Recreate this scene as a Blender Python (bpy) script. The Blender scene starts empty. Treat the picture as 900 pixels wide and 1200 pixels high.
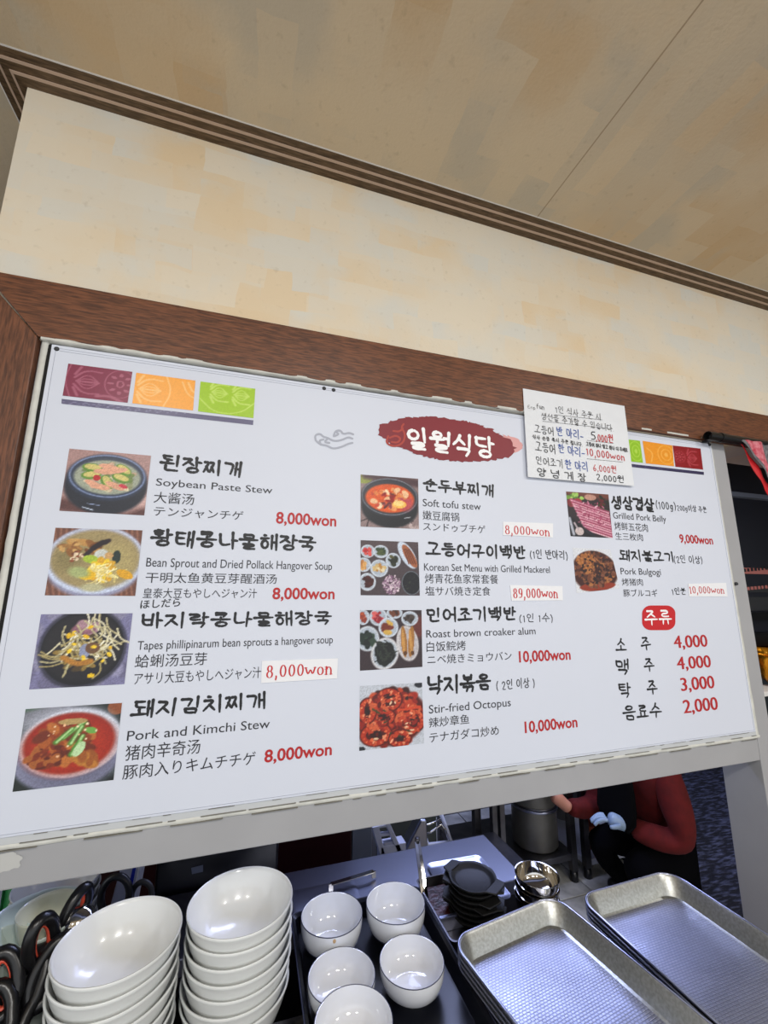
import bpy, bmesh, math, random
import numpy as np
from mathutils import Vector, Matrix

# ---------------------------------------------------------------- camera, world, lights
SC = bpy.context.scene
C = SC.collection
SC.view_settings.view_transform = 'Standard'
SC.view_settings.look = 'None'
SC.view_settings.exposure = 0.7
SC.view_settings.gamma = 1.0
F, YAW, PITCH, ROLL = 483.655, .306281, .192315, .0028553
CAM = Vector((0, -.8, 1.5))

def cam_axes():
    cy, sy, cp, sp = math.cos(YAW), math.sin(YAW), math.cos(PITCH), math.sin(PITCH)
    f = Vector((sy*cp, cy*cp, sp)); r = Vector((cy, -sy, 0)); u = r.cross(f)
    c, s = math.cos(ROLL), math.sin(ROLL)
    return c*r+s*u, -s*r+c*u, f
AX = cam_axes()
cd = bpy.data.cameras.new('camera'); cam = bpy.data.objects.new('camera', cd); C.objects.link(cam)
cd.sensor_fit = 'HORIZONTAL'; cd.sensor_width = 36; cd.lens = F/900*36; cd.clip_start = .01
cam.matrix_world = Matrix.Translation(CAM) @ Matrix((AX[0], AX[1], -AX[2])).transposed().to_4x4()
SC.camera = cam

W = bpy.data.worlds.new('world'); SC.world = W; W.use_nodes = True
W.node_tree.nodes['Background'].inputs[0].default_value = (.93, .96, 1, 1)
W.node_tree.nodes['Background'].inputs[1].default_value = .78

def area(name, loc, size, power, col, aim=None, sy=None):
    l = bpy.data.lights.new(name, 'AREA'); l.energy = power; l.color = col; l.size = size
    if sy: l.shape = 'RECTANGLE'; l.size_y = sy
    o = bpy.data.objects.new(name, l); C.objects.link(o); o.location = loc
    d = (Vector(aim)-Vector(loc)) if aim else Vector((0, 0, -1))
    o.rotation_euler = d.to_track_quat('-Z', 'Y').to_euler()
    return o
area('dining_ceiling_light', (.35, -1.75, 2.44), .3, 13, (1, .98, .95), (.35, -1.4, 0), .3)
area('dining_ceiling_light', (-.55, -1.6, 2.44), .12, 5, (1, .97, .93), (-.4, -1.3, 0), .12)
area('dining_ceiling_light', (1.6, -1.4, 2.44), .2, 8, (1, .97, .93), (1.5, -1.1, 0), .2)
area('kitchen_ceiling_light', (.75, 1.15, 2.42), 1.2, 13, (.55, .62, 1), None, .3)
area('kitchen_ceiling_light', (2.1, 1.6, 2.42), 2.6, 20, (.50, .58, 1), None, .7)

# ---------------------------------------------------------------- helpers
def ray(u, v):
    return AX[0]*((u-450)/F) + AX[1]*((600-v)/F) + AX[2]
def at(u, v, y=0.0):            # point of the vertical plane Y = y seen at photo pixel u, v
    r = ray(u, v); return CAM + r*((y-CAM.y)/r.y)
def atz(u, v, z):               # point of the level plane Z = z seen at photo pixel u, v
    r = ray(u, v); return CAM + r*((z-CAM.z)/r.z)

def link(o, parent=None):
    C.objects.link(o)
    if parent is not None: o.parent = parent
    return o
def tag(o, label=None, cat=None, group=None, kind=None):
    for k, v in (('label', label), ('category', cat), ('group', group), ('kind', kind)):
        if v: o[k] = v
    return o
def empty(name, loc=(0, 0, 0), rz=0, label=None, cat=None, group=None, kind=None):
    o = bpy.data.objects.new(name, None); C.objects.link(o); o.location = loc; o.rotation_euler.z = rz
    o.empty_display_size = .02
    return tag(o, label, cat, group, kind)
def copy_tree(o, parent=None, keep_label=False):
    c = o.copy(); C.objects.link(c)
    if parent is not None: c.parent = parent
    for ch in [x for x in o.children]: copy_tree(ch, c)
    return c

class MB:
    """collects geometry and links it as one mesh object"""
    def __init__(s): s.v = []; s.f = []
    def add(s, vs, fs):
        n = len(s.v); s.v += [tuple(v) for v in vs]; s.f += [tuple(i+n for i in f) for f in fs]; return s
    def box(s, x0, x1, y0, y1, z0, z1):
        vs = [(x, y, z) for z in (z0, z1) for y in (y0, y1) for x in (x0, x1)]
        return s.add(vs, [(0, 2, 3, 1), (4, 5, 7, 6), (0, 1, 5, 4), (2, 6, 7, 3), (0, 4, 6, 2), (1, 3, 7, 5)])
    def bar(s, a, b, w, t=None, up=(0, 0, 1)):     # rectangular bar between points
        a, b = Vector(a), Vector(b); d = (b-a).normalized(); t = t or w
        sd = d.cross(Vector(up))
        if sd.length < 1e-4: sd = d.cross(Vector((1, 0, 0)))
        sd.normalize(); n = sd.cross(d)
        vs = [p+sd*(w/2*i)+n*(t/2*j) for p in (a, b) for i, j in ((-1, -1), (1, -1), (1, 1), (-1, 1))]
        return s.add(vs, [(3, 2, 1, 0), (4, 5, 6, 7), (0, 1, 5, 4), (1, 2, 6, 5), (2, 3, 7, 6), (3, 0, 4, 7)])
    def tube(s, pts, r, n=10, closed=False):
        pts = [Vector(p) for p in pts]; m = len(pts)
        rs = r if isinstance(r, (list, tuple)) else [r]*m
        ref = None; vs = []
        for i, p in enumerate(pts):
            a = pts[(i-1) % m] if (closed or i > 0) else p
            b = pts[(i+1) % m] if (closed or i < m-1) else p
            d = (b-a).normalized()
            if ref is None: ref = d.orthogonal().normalized()
            ref = (ref-d*ref.dot(d)).normalized(); q = d.cross(ref)
            for k in range(n):
                t = 2*math.pi*k/n; vs.append(p+(ref*math.cos(t)+q*math.sin(t))*rs[i])
        fs = []
        for i in range(m if closed else m-1):
            j = (i+1) % m
            for k in range(n):
                l = (k+1) % n; fs.append((i*n+k, i*n+l, j*n+l, j*n+k))
        if not closed: fs += [tuple(range(n-1, -1, -1)), tuple((m-1)*n+k for k in range(n))]
        return s.add(vs, fs)
    def lathe(s, prof, n=48, c=(0, 0, 0), close=True):
        vs = []; m = len(prof)
        for r, z in prof:
            for k in range(n):
                t = 2*math.pi*k/n; vs.append((c[0]+r*math.cos(t), c[1]+r*math.sin(t), c[2]+z))
        fs = [(i*n+k, i*n+(k+1) % n, (i+1)*n+(k+1) % n, (i+1)*n+k) for i in range(m-1) for k in range(n)]
        return s.add(vs, fs)
    def prism(s, poly, a, b, fn):                   # poly 2D, extruded from a to b, fn(x, y, t) -> 3D
        n = len(poly)
        vs = [fn(x, y, a) for x, y in poly]+[fn(x, y, b) for x, y in poly]
        return s.add(vs, [tuple(range(n-1, -1, -1)), tuple(range(n, 2*n))]+[(i, (i+1) % n, n+(i+1) % n, n+i) for i in range(n)])
    def build(s, name, mat, parent=None, smooth=False, bevel=0, loc=None, recalc=False, angle=None):
        me = bpy.data.meshes.new(name); me.from_pydata(s.v, [], s.f); me.update()
        if recalc:
            bm = bmesh.new(); bm.from_mesh(me); bmesh.ops.remove_doubles(bm, verts=bm.verts, dist=1e-6)
            bmesh.ops.recalc_face_normals(bm, faces=bm.faces); bm.to_mesh(me); bm.free()
        if mat: me.materials.append(mat)
        o = bpy.data.objects.new(name, me); link(o, parent)
        if smooth:
            me.shade_smooth()
            if angle: me.set_sharp_from_angle(angle=angle)
        if bevel:
            md = o.modifiers.new('bevel', 'BEVEL'); md.width = bevel; md.segments = 2; md.limit_method = 'ANGLE'
        if loc is not None: o.location = loc
        return o

def srgb(c):
    if isinstance(c, str): c = tuple(int(c[i:i+2], 16) for i in (0, 2, 4))
    return tuple((x/255/12.92 if x/255 <= .04045 else ((x/255+.055)/1.055)**2.4) for x in c)

def mat(name, col, rough=.5, metal=0, noise=None, bump=None, spec=.5, coat=0, col2=None, stretch=None, emit=None, sheen=0):
    m = bpy.data.materials.new(name); m.use_nodes = True; nt = m.node_tree; b = nt.nodes['Principled BSDF']
    c = srgb(col); b.inputs['Base Color'].default_value = (*c, 1)
    b.inputs['Roughness'].default_value = rough; b.inputs['Metallic'].default_value = metal
    b.inputs['Specular IOR Level'].default_value = spec; b.inputs['Coat Weight'].default_value = coat
    b.inputs['Sheen Weight'].default_value = sheen
    tc = nt.nodes.new('ShaderNodeTexCoord'); src = tc.outputs['Object']
    if stretch:
        mp = nt.nodes.new('ShaderNodeMapping'); mp.inputs['Scale'].default_value = stretch
        nt.links.new(src, mp.inputs[0]); src = mp.outputs[0]
    if noise:
        n = nt.nodes.new('ShaderNodeTexNoise'); n.inputs['Scale'].default_value = noise[0]; n.inputs['Detail'].default_value = 6
        nt.links.new(src, n.inputs['Vector'])
        r = nt.nodes.new('ShaderNodeValToRGB'); k = noise[1]
        c2 = srgb(col2) if col2 else tuple(x*(1-k) for x in c)
        r.color_ramp.elements[0].position = .35; r.color_ramp.elements[1].position = .65
        r.color_ramp.elements[0].color = (*c, 1); r.color_ramp.elements[1].color = (*c2, 1)
        nt.links.new(n.outputs[0], r.inputs[0]); nt.links.new(r.outputs[0], b.inputs['Base Color'])
    if bump:
        n = nt.nodes.new('ShaderNodeTexNoise'); n.inputs['Scale'].default_value = bump[0]; n.inputs['Detail'].default_value = 4
        nt.links.new(src, n.inputs['Vector'])
        bp = nt.nodes.new('ShaderNodeBump'); bp.inputs['Strength'].default_value = bump[1]; bp.inputs['Distance'].default_value = bump[2]
        nt.links.new(n.outputs[0], bp.inputs['Height']); nt.links.new(bp.outputs[0], b.inputs['Normal'])
    if emit:
        b.inputs['Emission Color'].default_value = (*srgb(emit[0]), 1); b.inputs['Emission Strength'].default_value = emit[1]
    return m

def nodes_of(m): return m.node_tree, m.node_tree.nodes['Principled BSDF']

def wallpaper(name, tone, warm, pale, seam=None, swap=False):
    """mottled paper printed with overlapping soft rectangular patches"""
    m = mat(name, tone, .75); nt, b = nodes_of(m); N = nt.nodes; L = nt.links
    tc = N['Texture Coordinate'] if 'Texture Coordinate' in N else N.new('ShaderNodeTexCoord')
    flat = swap
    def vor(scale, sc, loc):
        mp = N.new('ShaderNodeMapping'); mp.inputs['Scale'].default_value = sc; mp.inputs['Location'].default_value = loc; mp.inputs['Rotation'].default_value = (0, 0, math.pi/2 if flat else 0)
        L.new(tc.outputs['Object'], mp.inputs[0])
        wn = N.new('ShaderNodeTexNoise'); wn.inputs['Scale'].default_value = 9; wn.inputs['Detail'].default_value = 3
        L.new(tc.outputs['Object'], wn.inputs['Vector'])
        mx = N.new('ShaderNodeVectorMath'); mx.operation = 'MULTIPLY_ADD'; mx.inputs[1].default_value = (.025, .025, .025)
        L.new(wn.outputs['Color'], mx.inputs[0]); L.new(mp.outputs[0], mx.inputs[2])
        br = N.new('ShaderNodeTexBrick'); br.inputs['Scale'].default_value = scale; br.inputs['Mortar Size'].default_value = 0
        br.inputs['Color1'].default_value = (0, 0, 0, 1); br.inputs['Color2'].default_value = (1, 1, 1, 1)
        br.inputs['Brick Width'].default_value = .5; br.inputs['Row Height'].default_value = .22; br.offset = .37
        L.new(mx.outputs[0], br.inputs['Vector']); return br.outputs['Color']
    def noise(scale, lo, hi, det=5):
        n = N.new('ShaderNodeTexNoise'); n.inputs['Scale'].default_value = scale; n.inputs['Detail'].default_value = det
        L.new(tc.outputs['Object'], n.inputs['Vector'])
        r = N.new('ShaderNodeMapRange'); r.inputs['From Min'].default_value = lo; r.inputs['From Max'].default_value = hi
        L.new(n.outputs[0], r.inputs[0]); return r.outputs[0]
    def mul(a, b_, op='MULTIPLY'):
        k = N.new('ShaderNodeMath'); k.operation = op
        for i, x in enumerate((a, b_)):
            if isinstance(x, (int, float)): k.inputs[i].default_value = x
            else: L.new(x, k.inputs[i])
        return k.outputs[0]
    def mixc(f, a, c):
        k = N.new('ShaderNodeMix'); k.data_type = 'RGBA'; L.new(f, k.inputs['Factor'])
        if isinstance(a, str): k.inputs['A'].default_value = (*srgb(a), 1)
        else: L.new(a, k.inputs['A'])
        k.inputs['B'].default_value = (*srgb(c), 1); return k.outputs['Result']
    flat = swap       # the ceiling lies in XY, the wall in XZ
    s1 = (2.2, 2.2, 0) if flat else (1, 1, 1)
    # wall: rotate XZ into XY for the brick texture
    def rot(o):
        if flat: return o
        return o
    if flat:
        A = vor(2.4, (1, 1, 1), (0, 0, 0)); B = vor(3.3, (1, 1, 1), (.3, .7, 0))
    else:
        sp = N.new('ShaderNodeSeparateXYZ'); L.new(tc.outputs['Object'], sp.inputs[0])
        cb = N.new('ShaderNodeCombineXYZ'); L.new(sp.outputs[0], cb.inputs[0]); L.new(sp.outputs[2], cb.inputs[1])
        class T: outputs = {'Object': cb.outputs[0]}
        tc = T
        A = vor(3.6, (1, 1, 1), (0, 0, 0)); B = vor(5.1, (1, 1, 1), (.3, .7, 0))
    f1 = mul(mul(A, noise(3, .40, .56)), .95); f2 = mul(mul(B, noise(4.3, .42, .56)), 1.0)
    c = mixc(f1, tone, warm); c = mixc(f2, c, pale)
    c = mixc(mul(noise(60, .62, .8, 3), .25), c, '8d7a58')
    c = mixc(mul(noise(1.7, .5, .75), .35), c, warm)
    if seam is not None:
        sx = N.new('ShaderNodeSeparateXYZ'); L.new(tc.outputs['Object'], sx.inputs[0])
        d = mul(mul(mul(sx.outputs[0], -seam, 'ADD'), 0, 'ADD'), 1); ab = N.new('ShaderNodeMath'); ab.operation = 'ABSOLUTE'; L.new(d, ab.inputs[0])
        lt = mul(ab.outputs[0], .0016, 'LESS_THAN'); c = mixc(mul(lt, .55), c, '7a5c38')
    L.new(c, b.inputs['Base Color'])
    n = N.new('ShaderNodeTexNoise'); n.inputs['Scale'].default_value = 160; n.inputs['Detail'].default_value = 3
    L.new(tc.outputs['Object'], n.inputs['Vector'])
    bp = N.new('ShaderNodeBump'); bp.inputs['Strength'].default_value = .25; bp.inputs['Distance'].default_value = .002
    L.new(n.outputs[0], bp.inputs['Height']); L.new(bp.outputs[0], b.inputs['Normal'])
    return m

def wood(name, dark, light, axis, rough=.45):
    m = mat(name, dark, rough); nt, b = nodes_of(m); N = nt.nodes; L = nt.links
    tc = N.new('ShaderNodeTexCoord'); mp = N.new('ShaderNodeMapping')
    sc = [330, 330, 330]; sc[axis] = 34; mp.inputs['Scale'].default_value = sc; L.new(tc.outputs['Object'], mp.inputs[0])
    n = N.new('ShaderNodeTexNoise'); n.inputs['Scale'].default_value = 1; n.inputs['Detail'].default_value = 5; n.inputs['Distortion'].default_value = .4
    L.new(mp.outputs[0], n.inputs['Vector'])
    r = N.new('ShaderNodeValToRGB'); r.color_ramp.elements[0].position = .36; r.color_ramp.elements[1].position = .66
    r.color_ramp.elements[0].color = (*srgb(dark), 1); r.color_ramp.elements[1].color = (*srgb(light), 1)
    L.new(n.outputs[0], r.inputs[0]); L.new(r.outputs[0], b.inputs['Base Color'])
    bp = N.new('ShaderNodeBump'); bp.inputs['Strength'].default_value = .35; bp.inputs['Distance'].default_value = .0006
    L.new(n.outputs[0], bp.inputs['Height']); L.new(bp.outputs[0], b.inputs['Normal'])
    return m

M = dict(
    board=mat('board_vinyl', 'd2d7e3', .5, noise=(2, .03), spec=.4),
    ink=mat('black_ink', '16171b', .5), soft_ink=mat('dark_grey_ink', '25262c', .5), red_ink=mat('red_ink', 'b01c20', .5),
    pen=mat('black_pen', '1d1c20', .6), blue_pen=mat('blue_pen', '2c4f9e', .6), red_pen=mat('red_pen', 'c22a2e', .6),
    white_ink=mat('white_ink', 'f0f0f0', .5), maroon_ink=mat('maroon_ink', '7d1a26', .5), pale_red_ink=mat('pale_red_ink', 'd59a98', .5),
    fish_ink=mat('orange_red_ink', 'a93a2e', .5), grey_ink=mat('grey_ink', 'a3a7b4', .5), badge=mat('badge_red', 'c0161d', .45),
    worn=mat('worn_paint', 'b9b9b6', .6), lip=mat('pale_plastic_lip', 'bfc2c4', .5), pot=mat('dented_pot_metal', '9b988e', .45, .8, noise=(8, .25)), paper=mat('paper', 'dfe2e6', .7, noise=(30, .03)), sticker=mat('sticker_paper', 'e6e7ea', .6),
    frame=mat('painted_frame', 'a1a1a3', .5, noise=(6, .08), bump=(40, .15, .001)),
    caulk=mat('old_white_caulk', 'd3d3cb', .55, noise=(35, 0), col2='c4c4bd', bump=(90, .2, .001)),
    darkgap=mat('grimy_seam', '77746b', .8), gap=mat('dark_gap', '141312', .9),
    casing_h=wood('brown_laminate_lengthwise', '4a2917', '77472b', 0), casing_v=wood('brown_laminate_upright', '4a2917', '74462c', 2),
    crown=wood('moulding_brown', '44331f', '68523a', 0, .5), crown_pale=mat('moulding_pale_groove', 'b89f8a', .6),
    steel=mat('brushed_steel', 'a9adc0', .28, 1, bump=(60, .06, .001), stretch=(1, 14, 1)),
    steel_dark=mat('worn_steel', '77767a', .38, 1, noise=(12, .35)),
    chrome=mat('polished_steel', 'd2d0cc', .08, 1),
    alu=mat('dull_aluminium', 'b8bab8', .36, .9, noise=(220, 0), col2='a2a39e', bump=(250, .15, .0004)),
    white_bowl=mat('white_melamine', 'e3e5e3', .22, coat=.4), rice_bowl=mat('white_porcelain', 'dde0e6', .1, coat=.6),
    cream=mat('cream_porcelain', 'dcdcc2', .2, coat=.4), greenish=mat('pale_green_melamine', 'cfdcd2', .25, coat=.3),
    blue_line=mat('blue_rim_line', '30344a', .3), black_plastic=mat('black_plastic', '101012', .3), tray_black=mat('black_tray', '0d0f18', .3, noise=(8, .3)),
    orange=mat('orange_plastic', 'd0503a', .4), iron=mat('cast_iron', '141414', .5, .2, bump=(200, .3, .001)),
    stone=mat('speckled_counter', '5c5851', .5, noise=(150, 0), col2='3b3935'),
    tile=mat('floor_tile', 'c4c3be', .35, noise=(9, 0), col2='8e8d88'), grout=mat('grout', '4a4846', .8),
    maroon=mat('maroon_panel', '2c0c12', .35), greypaint=mat('grey_panel', '6d7484', .5), kitchen_wall=mat('kitchen_wall', '4c5048', .6, noise=(4, .3)),
    red_cloth=mat('red_jacket_cloth', '650a0a', .9, noise=(30, .25), bump=(14, .6, .01)), skin=mat('skin', 'c98a72', .5),
    glove=mat('pale_blue_glove', '9fb6cf', .45), dark_cloth=mat('dark_trousers', '050508', 1, spec=.1), apron=mat('black_apron', '060607', 1, spec=.15),
    hair=mat('black_hair', '0e0b0a', .5), clay=mat('terracotta', '9a4a2c', .6), white_plastic=mat('white_plastic', 'c8ccdc', .4),
    blue=mat('blue_plastic', '1c2fb0', .4), green=mat('green_plastic', '2c8047', .4), teal=mat('teal_cloth', '0e3b52', .8),
    food=mat('red_pepper_sauce', '45100a', .35, noise=(60, 0), col2='160504', bump=(80, .6, .003)),
    black=mat('black_enamel', '0b0b0e', .3), darkcab=mat('dark_cabinet', '1c1e27', .35), darkgrey=mat('dark_grey_metal', '2c2d30', .4),
    pink=mat('pink_label', 'a0605a', .6), gold=mat('brass', 'd18a1c', .22, .9, bump=(30, .5, .004)),
    white=mat('white_enamel', 'e8e6e2', .4),
)
# embossed tray floor: fine raised grid
def emboss():
    m = mat('embossed_aluminium', 'a6a8b6', .3, .95); nt, b = nodes_of(m); N = nt.nodes; L = nt.links
    tc = N.new('ShaderNodeTexCoord')
    br = N.new('ShaderNodeTexBrick'); br.inputs['Scale'].default_value = 135; br.inputs['Mortar Size'].default_value = .12
    br.inputs['Brick Width'].default_value = 1.0; br.inputs['Row Height'].default_value = .62; br.inputs['Mortar Smooth'].default_value = .6
    L.new(tc.outputs['Object'], br.inputs['Vector'])
    br.inputs['Color1'].default_value = (1, 1, 1, 1); br.inputs['Color2'].default_value = (.7, .7, .7, 1); br.inputs['Mortar'].default_value = (0, 0, 0, 1)
    n = N.new('ShaderNodeTexNoise'); n.inputs['Scale'].default_value = 14; L.new(tc.outputs['Object'], n.inputs['Vector'])
    mr = N.new('ShaderNodeMapRange'); mr.inputs['To Min'].default_value = .16; mr.inputs['To Max'].default_value = .5
    L.new(n.outputs[0], mr.inputs[0]); L.new(mr.outputs[0], b.inputs['Roughness'])
    bp = N.new('ShaderNodeBump'); bp.inputs['Strength'].default_value = .85; bp.inputs['Distance'].default_value = .0010
    L.new(br.outputs['Color'], bp.inputs['Height']); L.new(bp.outputs[0], b.inputs['Normal'])
    mx = N.new('ShaderNodeMix'); mx.data_type = 'RGBA'; L.new(br.outputs['Color'], mx.inputs['Factor'])
    mx.inputs['A'].default_value = (*srgb('8a8e9e'), 1); mx.inputs['B'].default_value = (*srgb('b2b4c4'), 1)
    L.new(mx.outputs['Result'], b.inputs['Base Color'])
    return m
M['emboss'] = emboss()
# matting: pale flecks on dark navy loops
def coilmat():
    m = mat('navy_coil_matting', '12121c', .85); nt, b = nodes_of(m); N = nt.nodes; L = nt.links
    tc = N.new('ShaderNodeTexCoord'); mp = N.new('ShaderNodeMapping'); mp.inputs['Scale'].default_value = (18, 60, 20); mp.inputs['Rotation'].default_value = (0, 0, .35)
    L.new(tc.outputs['Object'], mp.inputs[0])
    n = N.new('ShaderNodeTexNoise'); n.inputs['Scale'].default_value = 1; n.inputs['Detail'].default_value = 3; L.new(mp.outputs[0], n.inputs['Vector'])
    r = N.new('ShaderNodeValToRGB'); r.color_ramp.elements[0].position = .45; r.color_ramp.elements[1].position = .72
    r.color_ramp.elements[0].color = (*srgb('14141f'), 1); r.color_ramp.elements[1].color = (*srgb('5c6078'), 1)
    L.new(n.outputs[0], r.inputs[0]); L.new(r.outputs[0], b.inputs['Base Color'])
    bp = N.new('ShaderNodeBump'); bp.inputs['Strength'].default_value = 1; bp.inputs['Distance'].default_value = .02
    L.new(n.outputs[0], bp.inputs['Height']); L.new(bp.outputs[0], b.inputs['Normal'])
    return m
M['coil'] = coilmat()
pm = mat('printed_picture', 'ffffff', .35); _nt, _b = nodes_of(pm)
_a = _nt.nodes.new('ShaderNodeAttribute'); _a.attribute_name = 'print'; _nt.links.new(_a.outputs['Color'], _b.inputs['Base Color'])
M['print'] = pm

# ---------------------------------------------------------------- the room shell
CEIL = 2.462
seam_x = (atz(827, 2, CEIL).x+atz(630, 250, CEIL).x)/2
M['wall'] = wallpaper('wall_paper_mottled', 'dacfba', 'd9c19b', 'd0cec4')
M['ceil'] = wallpaper('ceiling_paper_mottled', 'd4c3a6', 'caae86', 'c2b8a4', seam=seam_x, swap=True)
tag(MB().box(-3, 5, -3.2, 4.2, CEIL, CEIL+.1).build('ceiling', M['ceil']), 'mottled beige papered ceiling', kind='structure')
XL = -.467
tag(MB().box(XL, 4.2, 0, .12, 1.93, CEIL).build('wall_front', M['wall']), 'mottled cream papered wall above the serving window', kind='structure')
tag(MB().box(XL, -.40, 0, .12, 0, 1.93).build('wall_left', M['wall']), 'narrow wall left of the serving window', kind='structure')
tag(MB().box(-.40, .9, .02, .12, 0, .74).build('wall_front_lower', M['stone']), kind='structure')
tag(MB().box(-3, 5, 3.4, 3.5, 0, CEIL).build('wall_back', M['kitchen_wall']), 'dim greenish grey kitchen back wall', kind='structure')
tag(MB().box(4.9, 5, -3.2, 3.4, 0, CEIL).build('wall_right', M['kitchen_wall']), kind='structure')
tag(MB().box(-3, -2.9, .6, 3.4, 0, CEIL).build('wall_side', M['kitchen_wall']), kind='structure')
tag(MB().box(-3, 5, -3.2, .1, -.06, .0).build('floor_dining', mat('dining_floor', 'a89a84', .5, noise=(3, .15))), kind='structure')
floor = tag(MB().box(-3, 5, .1, 3.5, -.06, -.004).build('floor', M['grout']), 'tiled kitchen floor with dark joints', kind='structure')
tb = MB().box(-.147, .147, -.147, .147, -.004, .002); t0 = None
for i in range(6):
    for j in range(5):
        x = 1.0+.3*i; y = .75+.3*j
        if t0 is None: t0 = tb.build('floor_tile', M['tile'], floor, bevel=.002); o = t0
        else: o = t0.copy(); link(o, floor)
        o.location = (x+.01, y, random.Random(i*9+j).uniform(-.001, .0005))

# crown moulding: three stepped brown bands with pale grooves
P = .053
def crown(name, run, label):
    """run(d, z, t): d = distance out of the wall, t = end 0/1"""
    root = empty(name, kind='structure'); root['label'] = label
    z0 = 2.4495; H = CEIL-z0
    for k in range(3):
        d0 = P*k/3; d1 = P*(k+1)/3-.0016; a = z0+H*k/3; b_ = z0+H*(k+1)/3-.0016
        pts = [(0, CEIL-.0001), (0, a), (d0+.0005, a), (d1, b_), (d1, CEIL-.0001)]
        mb = MB(); n = len(pts)
        mb.add([run(d, z, t) for t in (0, 1) for d, z in pts], [tuple(range(n)), tuple(range(2*n-1, n-1, -1))]+[(i, n+i, n+(i+1) % n, (i+1) % n) for i in range(n)])
        mb.build('moulding_band', M['crown'], root, recalc=True)
        g = [(d1-.0004, b_-.0004), (d1+.0042, b_+.0006), (d1+.0042, CEIL-.0001), (d1-.0004, CEIL-.0001)] if k < 2 else [(d1, b_+.001), (d1+.003, b_+.001), (d1+.003, CEIL-.0001), (d1, CEIL-.0001)]
        mb = MB(); n = len(g)
        mb.add([run(d, z, t) for t in (0, 1) for d, z in g], [tuple(range(n)), tuple(range(2*n-1, n-1, -1))]+[(i, n+i, n+(i+1) % n, (i+1) % n) for i in range(n)])
        mb.build('moulding_groove', M['crown_pale'] if k < 2 else M['white'], root, recalc=True)
crown('trim_1', lambda d, z, t: (XL-d if t == 0 else 4.2, -d, z), 'stepped brown crown moulding along the wall top')
crown('trim_2', lambda d, z, t: (XL-d, -d if t == 0 else .9, z), 'stepped brown crown moulding turning the left corner')

# brown casing, mitred at the left corner
def quadslab(name, pts, y0, y1, m, parent=None):   # pts (x, z) polygon on the wall face
    mb = MB(); mb.prism(pts, y0, y1, lambda x, z, t: (x, t, z)); return mb.build(name, m, parent, recalc=True, bevel=.0015)
CT, CB = 2.040, 1.931
t = quadslab('trim_3', [(XL+.002, CT-.008), (XL+.012, CT), (4.2, CT+.015), (4.2, CB), (-.3762, CB)], -.010, .02, M['casing_h']); tag(t, 'brown wood-look head casing above the menu board', kind='structure')
t = quadslab('trim_4', [(XL-.003, CT-.0085), (-.3767, CB-.0004), (-.3765, .74), (XL-.003, .74)], -.010, .02, M['casing_v']); tag(t, 'brown wood-look upright casing left of the menu board', kind='structure')

# white window frame that carries the board
win = empty('window_1', kind='structure'); win['label'] = 'white painted serving window frame around the menu board'
MB().box(-.40, 1.25, .0, .05, 1.087, 1.14).build('frame_rail', M['frame'], win, bevel=.002)
MB().box(1.25, 1.302, -.001, .098, 0, 1.931).build('frame_post', M['frame'], win, bevel=.002)
MB().box(-.376, 1.25, .004, .05, 1.90, 1.9305).build('frame_head', M['frame'], win)
MB().box(-.376, -.33, .004, .06, .74, 1.90).build('frame_post', M['frame'], win)
def wavy(name, a, b, w, depth, m, seed, n=45, amp=.16):
    """uneven bead of caulk from a to b (x, z), width w, standing proud by depth"""
    R_ = random.Random(seed); a = Vector(a); b = Vector(b); d = (b-a).normalized(); s = Vector((-d.y, d.x)); vs = []; fs = []
    for i in range(n+1):
        p = a.lerp(b, i/n); w1 = w*(.5+R_.uniform(-amp, amp)*.5); w2 = w*(.5+R_.uniform(-amp, amp)*.5); h = depth*R_.uniform(.8, 1.1)
        for q, y in ((p-s*w1, .001), (p-s*w1*.7, -h), (p+s*w2*.7, -h), (p+s*w2, .001)): vs.append((q.x, y, q.y))
    for i in range(n):
        for k in range(3): fs.append((i*4+k, i*4+k+1, i*4+5+k, i*4+4+k))
    return MB().add(vs, fs).build(name, m, win, smooth=True, recalc=True)
wavy('caulk_bead', (-.36, 1.1425), (1.258, 1.1425), .009, .0022, M['caulk'], 1, 90, .18)
MB().box(-.36, 1.246, -.0022, .001, 1.1455, 1.1556).build('plastic_lip', M['lip'], win, bevel=.0008)
wavy('caulk_bead', (1.251, 1.14), (1.244, 1.93), .011, .002, M['caulk'], 2)
wavy('caulk_bead', (-.370, 1.14), (-.368, 1.932), .011, .0025, M['caulk'], 3, 40, .2)
wavy('caulk_bead', (-.372, 1.930), (1.24, 1.936), .007, .0105, M['caulk'], 4, 80, .2)
MB().box(-.3635, -.3590, -.0006, .0, 1.30, 1.924).build('gap_shadow_strip', M['gap'], win)
_r = random.Random(8); mb = MB()
for z_, x_ in ((1.1557, -.35), (1.1461, -.35), (1.1385, -.35)):
    x = x_
    while x < 1.24:
        l = _r.uniform(.01, .09); dz = _r.uniform(-.0004, .0004); mb.box(x, min(x+l, 1.245), -.0043, .0, z_-.0002+dz, z_+.0002+dz+_r.uniform(0, .0003)); x += l+_r.uniform(.004, .06)
mb.build('cracked_seam', M['darkgap'], win)
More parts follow.
